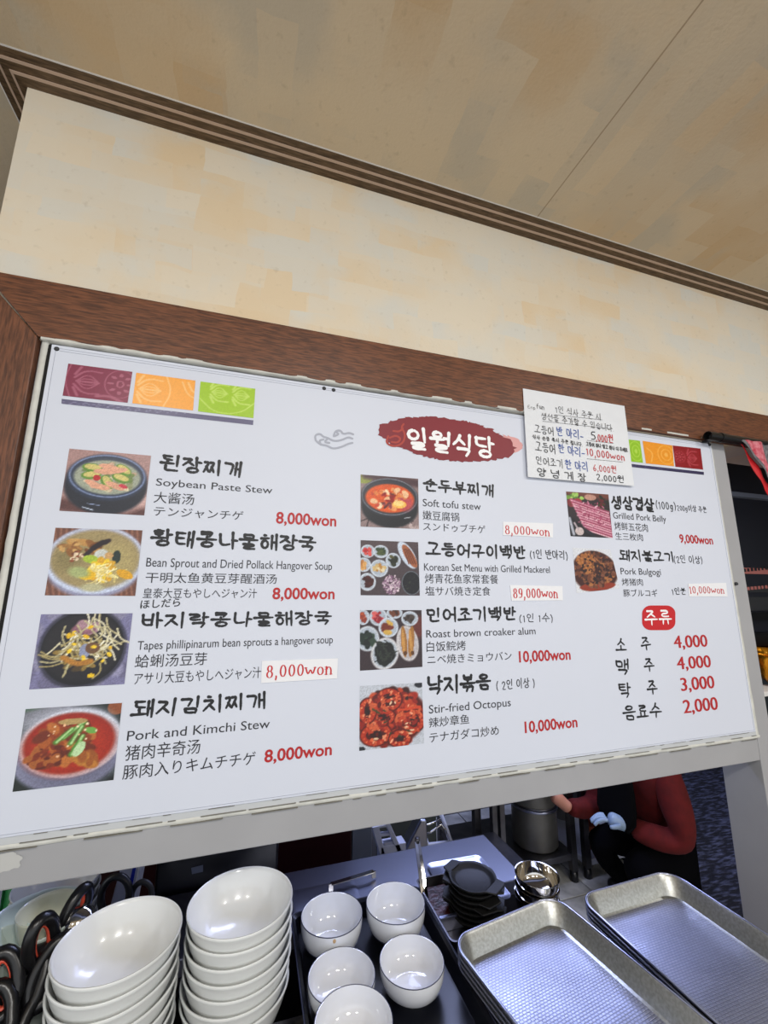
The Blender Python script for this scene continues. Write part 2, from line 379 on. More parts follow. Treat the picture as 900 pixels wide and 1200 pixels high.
# ---------------------------------------------------------------- the menu board
YB = -.0045                      # ink plane
board = empty('menu_board', (.44, 0, 1.156), label='large white menu board with food pictures and red prices in the serving window', cat='menu board')
def onboard(o): o.parent = board; o.matrix_parent_inverse = Matrix.Translation(board.location).inverted(); return o
onboard(MB().box(-.357, 1.2425, -.004, .003, 1.156, 1.9235).build('board_panel', M['board'], bevel=.0006))
for x, z in ((-.349, 1.916), (1.232, 1.927), (.12, 1.917), (.14, 1.9165)):
    onboard(MB().lathe([(0, .0022), (.003, .0018), (.0042, 0), (.0042, -.001)], 12).build('screw', M['darkgrey'], smooth=True)).matrix_basis = Matrix.Translation((x, -.0042, z)) @ Matrix.Rotation(math.pi/2, 4, 'X')
# fine raised strip lines at the border
for (x0, z0, x1, z1) in ((-.350, 1.16, -.350, 1.915), (-.353, 1.9175, 1.235, 1.9200), (-.35, 1.1600, 1.24, 1.1600), (1.238, 1.16, 1.236, 1.92), (-.345, 1.913, 1.235, 1.916)):
    onboard(MB().bar((x0, YB+.0003, z0), (x1, YB+.0003, z1), .0007, .0004).build('edge_line', M['grey_ink']))

_ft = {}
def font_mesh(s, off):
    k = (s, off)
    if k not in _ft:
        c = bpy.data.curves.new('t', 'FONT'); c.body = s; c.offset = off; c.resolution_u = 3; c.fill_mode = 'FRONT'
        o = bpy.data.objects.new('t', c); C.objects.link(o); bpy.context.view_layer.update()
        me = bpy.data.meshes.new_from_object(o.evaluated_get(bpy.context.evaluated_depsgraph_get()))
        a = np.empty(len(me.vertices)*3); me.vertices.foreach_get('co', a); a = a.reshape(-1, 3)
        fs = [tuple(p.vertices) for p in me.polygons]
        bpy.data.objects.remove(o); bpy.data.curves.remove(c); bpy.data.meshes.remove(me)
        _ft[k] = (a, fs)
    return _ft[k]

# --- brush and pen writing: strokes per letter
JB = {'ㄱ': [[(.05, .88), (.9, .88), (.86, .55), (.68, .02)]], 'ㄴ': [[(.1, .98), (.12, .18), (.5, .12), (.97, .2)]],
      'ㄷ': [[(.08, .9), (.9, .9)], [(.12, .9), (.1, .15), (.95, .15)]],
      'ㄹ': [[(.08, .93), (.86, .93), (.84, .54), (.14, .52), (.12, .1), (.95, .12)]],
      'ㅁ': [[(.1, .9), (.14, .1), (.85, .1)], [(.1, .9), (.9, .9), (.85, .1)]],
      'ㅂ': [[(.12, .97), (.15, .1), (.85, .1)], [(.88, .97), (.85, .08)], [(.14, .52), (.86, .52)]],
      'ㅅ': [[(.55, .98), (.42, .5), (.03, .06)], [(.46, .58), (.97, .1)]],
      'ㅇ': 'o', 'ㅈ': [[(.08, .9), (.9, .9), (.5, .5), (.04, .06)], [(.5, .5), (.96, .08)]],
      'ㅊ': [[(.4, 1.05), (.62, 1.0)], [(.08, .78), (.9, .78), (.5, .42), (.04, .03)], [(.5, .42), (.96, .05)]],
      'ㅋ': [[(.05, .9), (.9, .9), (.84, .5), (.68, .02)], [(.08, .48), (.84, .52)]],
      'ㅌ': [[(.1, .93), (.9, .93)], [(.12, .53), (.85, .53)], [(.12, .93), (.1, .1), (.95, .12)]],
      'ㅍ': [[(.05, .92), (.95, .92)], [(.3, .9), (.33, .12)], [(.7, .9), (.67, .12)], [(.03, .1), (.97, .1)]],
      'ㅎ': [[(.4, 1.05), (.62, 1.02)], [(.08, .8), (.94, .8)], 'o2']}
for a, b_ in (('ㄲ', 'ㄱ'), ('ㄸ', 'ㄷ'), ('ㅃ', 'ㅂ'), ('ㅆ', 'ㅅ'), ('ㅉ', 'ㅈ')):
    JB[a] = [[(x*.46+d, y) for x, y in s] for d in (0, .53) for s in JB[b_]]
VV = {'ㅏ': [[(.3, 1), (.3, -.02)], [(.3, .52), (.95, .5)]], 'ㅑ': [[(.3, 1), (.3, 0)], [(.3, .65), (.95, .64)], [(.3, .38), (.95, .37)]],
      'ㅓ': [[(.7, 1), (.7, -.02)], [(.0, .52), (.7, .5)]], 'ㅕ': [[(.7, 1), (.7, 0)], [(.05, .66), (.7, .66)], [(.05, .36), (.7, .36)]],
      'ㅣ': [[(.5, 1.02), (.5, -.02)]], 'ㅐ': [[(.2, .93), (.2, .06)], [(.8, 1.02), (.8, -.02)], [(.2, .5), (.8, .5)]],
      'ㅔ': [[(.5, .93), (.5, .06)], [(.92, 1.02), (.92, -.02)], [(.05, .5), (.5, .5)]]}
VH = {'ㅗ': [[(.5, .95), (.5, .3)], [(0, .25), (1, .28)]], 'ㅛ': [[(.32, .95), (.32, .3)], [(.68, .95), (.68, .3)], [(0, .25), (1, .28)]],
      'ㅜ': [[(0, .8), (1, .83)], [(.52, .8), (.5, -.1)]], 'ㅠ': [[(0, .82), (1, .82)], [(.32, .8), (.28, 0)], [(.68, .8), (.7, 0)]], 'ㅡ': [[(0, .5), (1, .52)]]}
COMP = {'ㅘ': 'ㅗㅏ', 'ㅙ': 'ㅗㅐ', 'ㅚ': 'ㅗㅣ', 'ㅝ': 'ㅜㅓ', 'ㅞ': 'ㅜㅔ', 'ㅟ': 'ㅜㅣ', 'ㅢ': 'ㅡㅣ'}
L1 = 'ㄱㄲㄴㄷㄸㄹㅁㅂㅃㅅㅆㅇㅈㅉㅊㅋㅌㅍㅎ'; L2 = 'ㅏㅐㅑㅒㅓㅔㅕㅖㅗㅘㅙㅚㅛㅜㅝㅞㅟㅠㅡㅢㅣ'
L3 = ['', 'ㄱ', 'ㄲ', 'ㄳ', 'ㄴ', 'ㄵ', 'ㄶ', 'ㄷ', 'ㄹ', 'ㄺ', 'ㄻ', 'ㄼ', 'ㄽ', 'ㄾ', 'ㄿ', 'ㅀ', 'ㅁ', 'ㅂ', 'ㅄ', 'ㅅ', 'ㅆ', 'ㅇ', 'ㅈ', 'ㅊ', 'ㅋ', 'ㅌ', 'ㅍ', 'ㅎ']
def circ(cx, cy, rx, ry, n=18, a0=100, a1=460):
    return [(cx+rx*math.cos(math.radians(a0+(a1-a0)*i/n)), cy+ry*math.sin(math.radians(a0+(a1-a0)*i/n))) for i in range(n+1)]
AS = {'0': [circ(.5, .5, .38, .48)], '1': [[(.3, .8), (.55, 1), (.55, 0)]], '2': [[(.12, .75), (.3, .98), (.7, .98), (.85, .72), (.6, .4), (.1, 0), (.92, 0)]],
      '3': [[(.12, .95), (.8, .95), (.42, .58), (.85, .42), (.75, .05), (.35, 0), (.1, .15)]], '4': [[(.65, 1), (.05, .3), (.95, .3)], [(.68, .6), (.68, 0)]],
      '5': [[(.85, 1), (.25, 1), (.18, .55), (.6, .62), (.88, .35), (.65, .02), (.1, .05)]], '6': [[(.7, 1), (.25, .6), (.12, .25), (.4, 0), (.8, .1), (.8, .4), (.45, .5), (.15, .3)]],
      '8': [circ(.5, .75, .3, .24), circ(.5, .25, .38, .27, a0=90, a1=450)], '9': [circ(.5, .7, .35, .3, a0=0, a1=360), [(.85, .7), (.8, .2), (.45, 0), (.15, .08)]],
      ',': [[(.4, .08), (.45, -.02), (.25, -.2)]], '.': [[(.4, .04), (.45, .02)]], '(': [[(.8, 1.1), (.4, .75), (.35, .3), (.75, -.1)]], ')': [[(.2, 1.1), (.6, .75), (.65, .3), (.25, -.1)]],
      'g': [circ(.45, .38, .32, .28, a0=20, a1=380), [(.8, .62), (.8, -.1), (.5, -.28), (.15, -.2)]], 'w': [[(0, .66), (.25, 0), (.5, .6), (.75, 0), (1, .66)]],
      'o': [circ(.5, .33, .4, .33)], 'n': [[(.12, .66), (.12, 0)], [(.12, .45), (.5, .68), (.85, .5), (.85, 0)]],
      'E': [[(.9, 1), (.1, 1), (.1, 0), (.9, 0)], [(.1, .5), (.7, .5)]], 'p': [[(.15, .65), (.15, -.3)], circ(.48, .35, .32, .3)], 'f': [[(.9, 1), (.5, .95), (.45, 0)], [(.15, .6), (.85, .6)]],
      'u': [[(.1, .65), (.15, .1), (.5, 0), (.8, .2), (.85, .65)], [(.85, .6), (.9, 0)]], '-': [[(.1, .4), (.9, .4)]]}
def jamo(ch, x0, y0, x1, y1):
    out = []; s = JB[ch]
    if s == 'o': s = [circ(.5, .5, .4, .43)]
    for st in s:
        if st == 'o2': st = circ(.5, .3, .33, .31)
        out.append([(x0+(x1-x0)*x, y0+(y1-y0)*y) for x, y in st])
    return out
def box_strokes(sts, x0, y0, x1, y1): return [[(x0+(x1-x0)*x, y0+(y1-y0)*y) for x, y in st] for st in sts]
def glyph(ch):
    """strokes in a unit cell and its advance"""
    k = ord(ch)-0xAC00
    if 0 <= k < 11172:
        i, v, f = L1[k//588], L2[(k % 588)//28], L3[k % 28]; out = []
        lo = .40 if f else 0.0
        if v in COMP:
            h, w = COMP[v]
            out += jamo(i, .08, lo+(1-lo)*.52, .58, 1); out += box_strokes(VH[h], .0, lo+.02, .66, lo+(1-lo)*.45); out += box_strokes(VV[w], .66, lo-.02, 1, 1.02)
        elif v in VV:
            wide = v in 'ㅐㅔ'; s = .54 if wide else .6
            out += jamo(i, .02, lo+.1*(1-lo), s, lo+(1-lo)*.94); out += box_strokes(VV[v], s+.04, lo-.02, 1, 1.02)
        else:
            out += jamo(i, .18, lo+(1-lo)*.5, .82, 1); out += box_strokes(VH[v], .02, lo+.02, .98, lo+(1-lo)*.44)
        if f: out += jamo(f, .2, -.02, .88, .33)
        return out, 1.12
    if ch in AS:
        w = .25 if ch in ',.' else .42 if ch in '()1' else .85 if ch == 'w' else .6
        return [[(x*w*.9, y*.8) for x, y in st] for st in AS[ch]], w+.1
    return [], .45
def chaikin(p, n=2):
    for _ in range(n):
        q = [p[0]]
        for a, b_ in zip(p, p[1:]): q += [(a[0]*.75+b_[0]*.25, a[1]*.75+b_[1]*.25), (a[0]*.25+b_[0]*.75, a[1]*.25+b_[1]*.75)]
        p = q+[p[-1]]
    return p
def stroke_text(text, weight, seed, jit=.02, brush=True, serif=False, rot=.05):
    """-> list of (points, radii) in letter-height units"""
    R_ = random.Random(seed); x = 0; out = []
    for ch in text:
        sts, adv = glyph(ch); a = R_.uniform(-rot, rot); dy = R_.uniform(-jit, jit)*1.5; sc = 1+R_.uniform(-jit, jit)*2
        for st in sts:
            p = [(px+R_.uniform(-jit, jit), py+R_.uniform(-jit, jit)) for px, py in st] if len(st) < 10 else st
            p = [((px-.5)*sc*math.cos(a)-(py-.5)*sc*math.sin(a)+.5+x, (px-.5)*sc*math.sin(a)+(py-.5)*sc*math.cos(a)+.5+dy) for px, py in p]
            p = chaikin(p, 1 if len(p) > 9 else 2); n = len(p)
            if serif:
                r = []
                for i in range(n):
                    q0, q1 = p[max(i-1, 0)], p[min(i+1, n-1)]; dx, dy2 = q1[0]-q0[0], q1[1]-q0[1]
                    r.append(weight*(.35+.9*abs(dy2)/(math.hypot(dx, dy2)+1e-6)))
                if ch in '1n' or ch in 'w':
                    for e in ((p[0], p[-1]) if ch != '1' else (p[-1],)):
                        out.append(([(e[0]-.12, e[1]), (e[0]+.12, e[1])], [weight*.4]*2))
            elif brush:
                r = [weight*(1.22-.42*(i/(n-1))+.1*math.sin(i*1.7+R_.random())) for i in range(n)]; r[0] *= .95
            else: r = [weight*(1-.15*i/(n-1)) for i in range(n)]
            out.append((p, r))
        x += adv
    return out
def strokes_mesh(sts, fn, aspect=1.0):
    """ribbons with round ends; fn(x, y, layer) -> 3D"""
    mb = MB(); layer = 0
    for p, r in sts:
        for i, ((x, y), rr) in enumerate(zip(p, r)):
            last = i in (0, len(p)-1); n = 10 if last else 8; ry = rr; rx = rr*aspect
            mb.add([fn(x+rx*math.cos(2*math.pi*k/n), y+ry*math.sin(2*math.pi*k/n), layer) for k in range(n)], [tuple(range(n))]); layer += 1
        for i in range(len(p)-1):
            (xa, ya), (xb, yb) = p[i], p[i+1]; dx, dy = (xb-xa)/aspect, yb-ya; l = math.hypot(dx, dy) or 1e-6
            nx, ny = -dy/l*aspect, dx/l
            mb.add([fn(xa-nx*r[i], ya-ny*r[i], layer), fn(xb-nx*r[i+1], yb-ny*r[i+1], layer), fn(xb+nx*r[i+1], yb+ny*r[i+1], layer), fn(xa+nx*r[i], ya+ny*r[i], layer)], [(0, 1, 2, 3)]); layer += 1
    return mb
def span(u0, u1, vt, vb, y):
    a = at(u0, vb, y); t = at(u0, vt, y); v = vb
    for _ in range(12):
        b_ = at(u1, v, y); v += (b_.z-a.z)*450
    return a.x, b_.x, a.z, t.z
_seed = [0]
def put(name, text, u0, u1, vt, vb, m, style='latin', off=0.0, w=.055, y=YB, parent=None, tilt=0.0, jit=.02, rot=.05, dup=False):
    """letter one line so that it runs from pixel column u0 to u1 of the photo on the sign plane y"""
    x0, x1, z0, z1 = span(u0, u1, vt, vb, y); _seed[0] += 1
    if style in ('brush', 'pen', 'serif'):
        sts = stroke_text(text, w, _seed[0], jit, style == 'brush', style == 'serif', rot)
        xs = [a[0] for p, r in sts for a in p]; ys = [a[1] for p, r in sts for a in p]
        bx0, bx1 = min(xs)-w, max(xs)+w
        by0, by1 = (min(ys)-w, max(ys)+w) if style != 'serif' else (-w, .8+w)
        sx = (x1-x0)/(bx1-bx0); sz = (z1-z0)/(by1-by0)
        fn = lambda X, Y, L: (x0+(X-bx0)*sx, y-L*2.5e-7, z0+(Y-by0)*sz+tilt*(X-bx0)*sx)
        o = strokes_mesh(sts, fn, sz/sx).build(name, m)
    else:
        a, fs = font_mesh(text, off); H = font_mesh('H', 0)[0][:, 1].max()
        bx0, bx1 = a[:, 0].min(), a[:, 0].max()
        by0, by1 = (0, H) if style == 'latin' else (a[:, 1].min(), a[:, 1].max())
        sx = (x1-x0)/(bx1-bx0); sz = (z1-z0)/(by1-by0)
        X = x0+(a[:, 0]-bx0)*sx
        mb = MB()
        for i, dx in enumerate((0,) if not dup else (-.022, 0, .022)):
            mb.add(np.stack([X+dx*sx, np.full(len(X), y-i*4e-6), z0+(a[:, 1]-by0)*sz+tilt*(X-x0)], 1).tolist(), fs)
        o = mb.build(name, m)
    if parent is None: onboard(o)
    else: o.parent = parent; o.matrix_parent_inverse = parent.matrix_world.inverted() if parent.parent is None else Matrix()
    return o
I, S, RD = M['ink'], M['soft_ink'], M['red_ink']
def title(t, u0, u1, vt, vb, w=.088): put('title_lettering', t, u0, u1, vt, vb, I, 'brush', w=w)
def cap(t, u0, u1, vt, vb): put('english_lettering', t, u0, u1, vt, vb, S, 'latin')
def cjk(t, u0, u1, vt, vb): put('caption_lettering', t, u0, u1, vt, vb, S, 'cjk')
def price(t, u0, u1, vt, vb): put('price_lettering', t, u0, u1, vt, vb, RD, 'latin', off=.022)
def hand(t, u0, u1, vt, vb, w=.055): put('handwritten_lettering', t, u0, u1, vt, vb, S, 'pen', w=w)
title('된장찌개', 185.4, 283, 531, 553); cap('Soybean Paste Stew', 182.5, 319, 560.3, 568.8); cjk('大酱汤', 179.6, 227, 575.7, 589); cjk('テンジャンチゲ', 179.6, 284.8, 593, 604.5); price('8,000won', 323.2, 394, 600, 613)
title('황태콩나물해장국', 174.4, 371, 618.5, 642); cap('Bean Sprout and Dried Pollack Hangover Soup', 171, 389, 653.5, 663.8); cjk('干明太鱼黄豆芽醒酒汤', 170, 324, 670.4, 683); cjk('皇泰大豆もやしへジャン汁', 167, 300.7, 689, 701.2); price('8,000won', 319, 392, 689, 702)
put('handwritten_lettering', 'ほしだら', 164, 210.5, 703.5, 713.5, I, 'cjk', off=.012, tilt=.06)
title('바지락콩나물해장국', 163.8, 389.4, 717, 738); cap('Tapes phillipinarum bean sprouts a hangover soup', 160.6, 390, 751.4, 761.5); cjk('蛤蜊汤豆芽', 157.4, 242, 767.5, 783); cjk('アサリ大豆もやしへジャン汁', 156.4, 305.6, 788.5, 803)
title('돼지김치찌개', 151, 311.4, 820, 844); cap('Pork and Kimchi Stew', 148.4, 316, 857, 868.2); cjk('猪肉辛奇汤', 146, 234, 874, 892); cjk('豚肉入りキムチチゲ', 143, 299, 897, 914); price('8,000won', 309.5, 388.8, 879.5, 893.5)
title('순두부찌개', 495.5, 579.5, 559.5, 577); cap('Soft tofu stew', 495.5, 563.6, 584.5, 593); cjk('嫩豆腐锅', 495.5, 538.4, 598, 609); cjk('スンドゥブチゲ', 496, 569, 611.5, 621.5)
title('고등어구이백반', 498.5, 617, 634, 653); hand('(1인 반마리)', 621.5, 665.6, 643, 656); cap('Korean Set Menu with Grilled Mackerel', 497, 644.6, 660, 668.5); cjk('烤青花鱼家常套餐', 498, 584, 672, 683.4); cjk('塩サバ焼き定食', 498.5, 575, 687, 698)
title('민어조기백반', 499.6, 606, 711, 730.5); hand('(1인 1수)', 609, 648, 718.5, 731); cap('Roast brown croaker alum', 499.6, 627.8, 738.5, 747.3); cjk('白饭鲩烤', 500, 546, 752, 764); cjk('ニベ焼きミョウバン', 501, 599.8, 767.6, 778.8); price('10,000won', 608.5, 669, 763.5, 776)
title('낙지볶음', 501, 576.4, 792, 816); hand('( 2인 이상 )', 582, 626.8, 796, 810); cap('Stir-fried Octopus', 502.7, 598.8, 826.5, 836.2); cjk('辣炒章鱼', 502.7, 550, 841, 853); cjk('テナガダコ炒め', 503.3, 584.8, 858.5, 870.8); price('10,000won', 615.3, 677, 846, 858.8)
title('생삼겹살', 717, 768.5, 579, 597); hand('(100g)', 769.5, 792.8, 586, 598.5); hand('200g이상 주문', 794, 829, 590, 600); cap('Grilled Pork Belly', 718.8, 781, 600, 607.4); cjk('烤鲜五花肉', 720.5, 759.7, 611.3, 621); cjk('生三枚肉', 721.6, 753.8, 623.7, 632.5); price('9,000won', 797, 836, 626.3, 635.8)
title('돼지불고기', 725.8, 790, 643, 658); hand('(2인 이상)', 790.5, 823.8, 649.5, 661); cap('Pork Bulgogi', 727.7, 774.8, 665.5, 673); cjk('烤猪肉', 729.3, 753.8, 677.6, 686.2); cjk('豚ブルコギ', 731, 771, 690.3, 699.3); put('handwritten_lettering', '1인분', 788, 804.7, 688, 697.5, I, 'brush', w=.06)
for t_, a, b_, c_, d_ in (('소', 721.5, 735, 748, 763), ('주', 751.8, 764, 746.5, 763), ('맥', 722.7, 738.5, 772.5, 792), ('주', 755.3, 768, 771.5, 788), ('탁', 726, 741, 800.5, 819), ('주', 758.8, 771.7, 797.5, 815), ('음료수', 730.4, 776.8, 827, 846)):
    put('drink_lettering', t_, a, b_, c_, d_, I, 'brush', w=.068)
for t_, a, b_, c_, d_ in (('4,000', 790.8, 829.5, 745.2, 759.6), ('4,000', 794.5, 833.5, 770, 784.6), ('3,000', 799, 837.7, 794.6, 809.8), ('2,000', 802, 841.7, 820.5, 836)):
    put('price_lettering', t_, a, b_, c_, d_, RD, 'latin', dup=True)

# price stickers: slips of paper stuck over the old prices
def quad_slip(name, px, y, m, th=.0005, parent=None):
    q = [at(u, v, y) for u, v in px]
    o = MB().prism([(p.x, p.z) for p in q], y-th, y+th*.5, lambda x, z, t: (x, t, z)).build(name, m, recalc=True)
    if parent is None: onboard(o)
    return o
for px, t_, (a, b_, c_, d_) in (([(307, 774.5), (396, 771.5), (395, 795), (306, 800.5)], '8,000won', (312, 390, 779.5, 795)), ([(589.4, 611.4), (648, 613.5), (648, 630), (589.4, 627)], '8,000won', (592.4, 645, 615, 626)),
                                ([(597.5, 685.5), (659, 687), (659.6, 703.5), (599.6, 704)], '89,000won', (602, 654.5, 689, 701.3)), ([(806.3, 684), (850.7, 683), (852.5, 699), (807.5, 699)], '10,000won', (808.7, 849.5, 686.7, 695.8))):
    s = quad_slip('price_sticker', px, YB-.0003, M['sticker']); s['label'] = 'white paper price slip stuck on the board'
    l = put('price_lettering', t_, a, b_, c_, d_, M['red_pen'], 'serif', w=.045, y=YB-.0012, parent=None, jit=0, rot=0); w_ = l.matrix_world.copy(); l.parent = s; l.matrix_parent_inverse = Matrix()
    l.matrix_basis = Matrix()

# the name plaque: maroon brush blot with white brush letters
def blot(px, y, m, seed, amp):
    R_ = random.Random(seed); pts = []
    n = len(px)
    for i in range(n):
        a, b_ = px[i], px[(i+1) % n]; k = max(2, int(math.hypot(b_[0]-a[0], b_[1]-a[1])/2.2))
        for j in range(k):
            t = j/k; pts.append((a[0]+(b_[0]-a[0])*t+R_.uniform(-amp, amp), a[1]+(b_[1]-a[1])*t+R_.uniform(-amp*.35, amp*.35)))
    q = [at(u, v, y) for u, v in pts]; c = sum(q, Vector())/len(q); q.sort(key=lambda p: math.atan2(p.z-c.z, (p.x-c.x)))
    return onboard(MB().add([c]+q, [(0, i+1, (i+1) % len(q)+1) for i in range(len(q))]).build('painted_blot', m))
blot([(590, 509), (608, 515), (613, 524), (604, 530), (590, 531), (585, 520)], YB, M['pale_red_ink'], 3, 2.2)
blot([(446, 498), (470, 489.5), (505, 488), (545, 493), (575, 502), (596, 515), (604, 524), (598, 535), (575, 540), (540, 541.5), (505, 537), (480, 529), (458, 521), (443, 508)], YB-.0002, M['maroon_ink'], 4, 2.6)
put('name_lettering', '일월식당', 477, 581, 498.5, 528, M['white_ink'], 'brush', w=.075, y=YB-.0005, tilt=0.0)
def drawn(name, sts, m, y, w):
    mb = strokes_mesh([(chaikin(p, 2), [w]*((len(p)-1)*4+2 if False else len(chaikin(p, 2)))) for p in sts], lambda x, y_, L: tuple(at(x, -y_, y-L*2.5e-7)))
    return onboard(mb.build(name, m))
drawn('chilli_emblem', [[(455, -511), (452, -519), (462, -524), (473, -519), (475, -508), (470, -501), (473, -497)], [(457, -513), (464, -510), (470, -514), (466, -519), (459, -518)], [(461, -505), (468, -506), (472, -502)]], M['fish_ink'], YB-.0004, 1.1)
drawn('cloud_emblem', [[(370, -516), (369, -510), (375, -508), (379, -512), (384, -513), (391, -517), (400, -516), (408, -512), (413, -514)], [(371, -517), (376, -521), (383, -522), (390, -526), (400, -524), (408, -520), (413, -519)],
                       [(376, -521), (374, -516), (379, -515)], [(391, -511), (393, -505), (399, -504), (402, -509), (409, -507), (414, -509)], [(392, -511), (397, -509), (395, -507)], [(384, -514), (380, -518), (386, -519)]], M['grey_ink'], YB, 1.15)
# worn paint on the rail and small screws of the post
o = blot([(-6, 1002), (14, 998), (26, 1004), (22, 1016), (8, 1021), (-6, 1024)], -.0007, M['worn'], 6, 1.6); o.name = 'worn_paint_patch'; o.parent = win; o.matrix_parent_inverse = Matrix()
for uv in ((863.5, 684), (832, 521)):
    q_ = at(*uv, -.0062); o = MB().lathe([(0, .0022), (.003, .0018), (.0042, 0), (.0042, -.004)], 12).build('screw', M['darkgrey'], win, smooth=True); o.matrix_basis = Matrix.Translation(q_) @ Matrix.Rotation(math.pi/2, 4, 'X')
# drinks badge
q = [];
for cx, cz, a0 in ((781, 719, 0), (763, 719, 90), (763, 729, 180), (781, 729, 270)):
    for k in range(9):
        t_ = math.radians(a0+k*11.25); q.append((cx+10.5*math.cos(t_), cz-9.5*math.sin(t_)))
pts = [at(u, v, YB) for u, v in q]
onboard(MB().add(pts, [tuple(range(len(pts)))]).build('badge', M['badge']))
put('badge_lettering', '주류', 756, 788.5, 715, 733.5, M['white_ink'], 'brush', w=.06, y=YB-.0003, jit=0, rot=0)

# ---- printed pictures and pattern squares: ink on a fine grid (flat print)
class Pic:
    def __init__(s, n, m, base, seed):
        s.h, s.w = n, m; s.V, s.U = np.meshgrid(np.linspace(0, 1, n), np.linspace(0, 1, m), indexing='ij'); s.r = np.random.RandomState(seed)
        s.c = np.zeros((n, m, 3)); s.c[:] = Pic.col(base)
    @staticmethod
    def col(c): return np.array([int(c[i:i+2], 16) for i in (0, 2, 4)])/255.
    def mask(s, cx, cy, rx, ry, rot=0, soft=.12):
        a = math.radians(rot); du, dv = s.U-cx, s.V-cy; x = (du*math.cos(a)+dv*math.sin(a))/rx; y = (-du*math.sin(a)+dv*math.cos(a))/ry
        return np.clip((1-np.sqrt(x*x+y*y))/soft+.5, 0, 1)
    def mix(s, m, c): s.c = s.c*(1-m[..., None])+Pic.col(c)*m[..., None]; return s
    def ell(s, cx, cy, rx, ry, c, rot=0, soft=.1, op=1.): return s.mix(s.mask(cx, cy, rx, ry, rot, soft)*op, c)
    def ring(s, cx, cy, rx, ry, w, c, rot=0, op=1.):
        a = s.mask(cx, cy, rx, ry, rot, .05)*(1-s.mask(cx, cy, rx-w, ry-w, rot, .05)); return s.mix(a*op, c)
    def line(s, x0, y0, x1, y1, w, c, op=1.):
        dx, dy = x1-x0, y1-y0; t = np.clip(((s.U-x0)*dx+(s.V-y0)*dy)/(dx*dx+dy*dy+1e-9), 0, 1)
        d = np.hypot(s.U-x0-t*dx, s.V-y0-t*dy); return s.mix(np.clip(1.5-d/w, 0, 1)*op, c)
    def curve(s, pts, w, c, op=1.):
        pts = chaikin(pts, 2)
        for a, b_ in zip(pts, pts[1:]): s.line(*a, *b_, w, c, op)
        return s
    def bits(s, k, cx, cy, rx, ry, sz, cols, el=2.2, hollow=False):
        for _ in range(k):
            t = s.r.rand()*6.283; q = math.sqrt(s.r.rand()); x = cx+rx*q*math.cos(t); y = cy+ry*q*math.sin(t); z = sz*(.6+.8*s.r.rand())
            c = cols[s.r.randint(len(cols))]; a = s.r.rand()*180
            if hollow: s.ring(x, y, z, z/el*1.5, z*.3, c, a)
            else: s.ell(x, y, z, z/el, c, a, .3)
        return s
    def threads(s, k, cx, cy, rx, ry, ln, w, cols):
        for _ in range(k):
            t = s.r.rand()*6.283; q = math.sqrt(s.r.rand()); x = cx+rx*q*math.cos(t); y = cy+ry*q*math.sin(t); a = s.r.rand()*6.283; b_ = a+s.r.uniform(-1, 1)
            s.curve([(x, y), (x+ln*.5*math.cos(a), y+ln*.5*math.sin(a)), (x+ln*.5*(math.cos(a)+math.cos(b_)), y+ln*.5*(math.sin(a)+math.sin(b_)))], w, cols[s.r.randint(len(cols))])
        return s
    def grain(s, k):
        s.c = np.clip(s.c*(1+s.r.uniform(-k, k, s.c.shape[:2])[..., None]), 0, 1); return s
    def place(s, name, px, y=YB, parent=None, cut=None, label=None):
        A = [np.array(at(u, v, y)) for u, v in px]; U, V = s.U[..., None], s.V[..., None]
        Pn = A[0]*(1-U)*(1-V)+A[1]*U*(1-V)+A[2]*U*V+A[3]*(1-U)*V
        n, m = s.h, s.w; idx = np.arange(n*m).reshape(n, m)
        fs = np.stack([idx[1:, :-1], idx[1:, 1:], idx[:-1, 1:], idx[:-1, :-1]], -1).reshape(-1, 4)
        me = bpy.data.meshes.new(name); me.from_pydata(Pn.reshape(-1, 3).tolist(), [], fs.tolist()); me.update()
        lin = np.where(s.c <= .04045, s.c/12.92, ((s.c+.055)/1.055)**2.4)
        at_ = me.color_attributes.new('print', 'FLOAT_COLOR', 'POINT'); at_.data.foreach_set('color', np.concatenate([lin.reshape(-1, 3), np.ones((n*m, 1))], 1).ravel())
        me.materials.append(M['print']); o = bpy.data.objects.new(name, me); link(o); onboard(o)
        if label: o['label'] = label
        return o
def food(n, base, seed): return Pic(n, n, base, seed)
# 1 soybean paste stew in a dark pot
p = food(84, 'a5837f', 1); p.line(0, .9, 1, .98, .1, '5b3a38'); p.line(.75, .85, 1, .7, .12, 'c9a6a0'); p.ell(.5, .56, .5, .46, '232630').ell(.5, .42, .48, .38, '2b3448').ring(.5, .4, .46, .35, .02, '7f8fb5').ell(.5, .4, .42, .31, '3a4252').ell(.5, .42, .4, .28, '9aa08e')
p.bits(26, .5, .42, .33, .2, .07, ['b9b48f', 'c7a58e', '8c8f6c', 'd8c9a8', '6f7f4a'])
for x, y, a in ((.3, .28, 5), (.68, .28, 40), (.5, .5, 60), (.3, .4, -10), (.66, .42, 20)): p.ell(x, y, .12, .07, '5f8a35', a).ell(x+.005, y-.012, .1, .045, 'cdbf74', a)
for x, y, a in ((.5, .25, 10), (.6, .3, -15), (.35, .55, 30), (.6, .55, 25), (.45, .33, 0), (.42, .58, 10)): p.ell(x, y, .13, .045, 'dba184', a)
p.ell(.37, .44, .045, .05, 'b3242a').ell(.7, .55, .06, .03, 'c23a4a', 20).line(.25, .92, .38, .96, .006, 'c8d4ea').line(.3, .86, .45, .88, .005, '8f9dbf').grain(.1)
p.place('food_picture', [(81.3, 525.7), (177, 534), (169, 604), (69.5, 598.5)], label='printed picture of stew with green squash in a black pot')
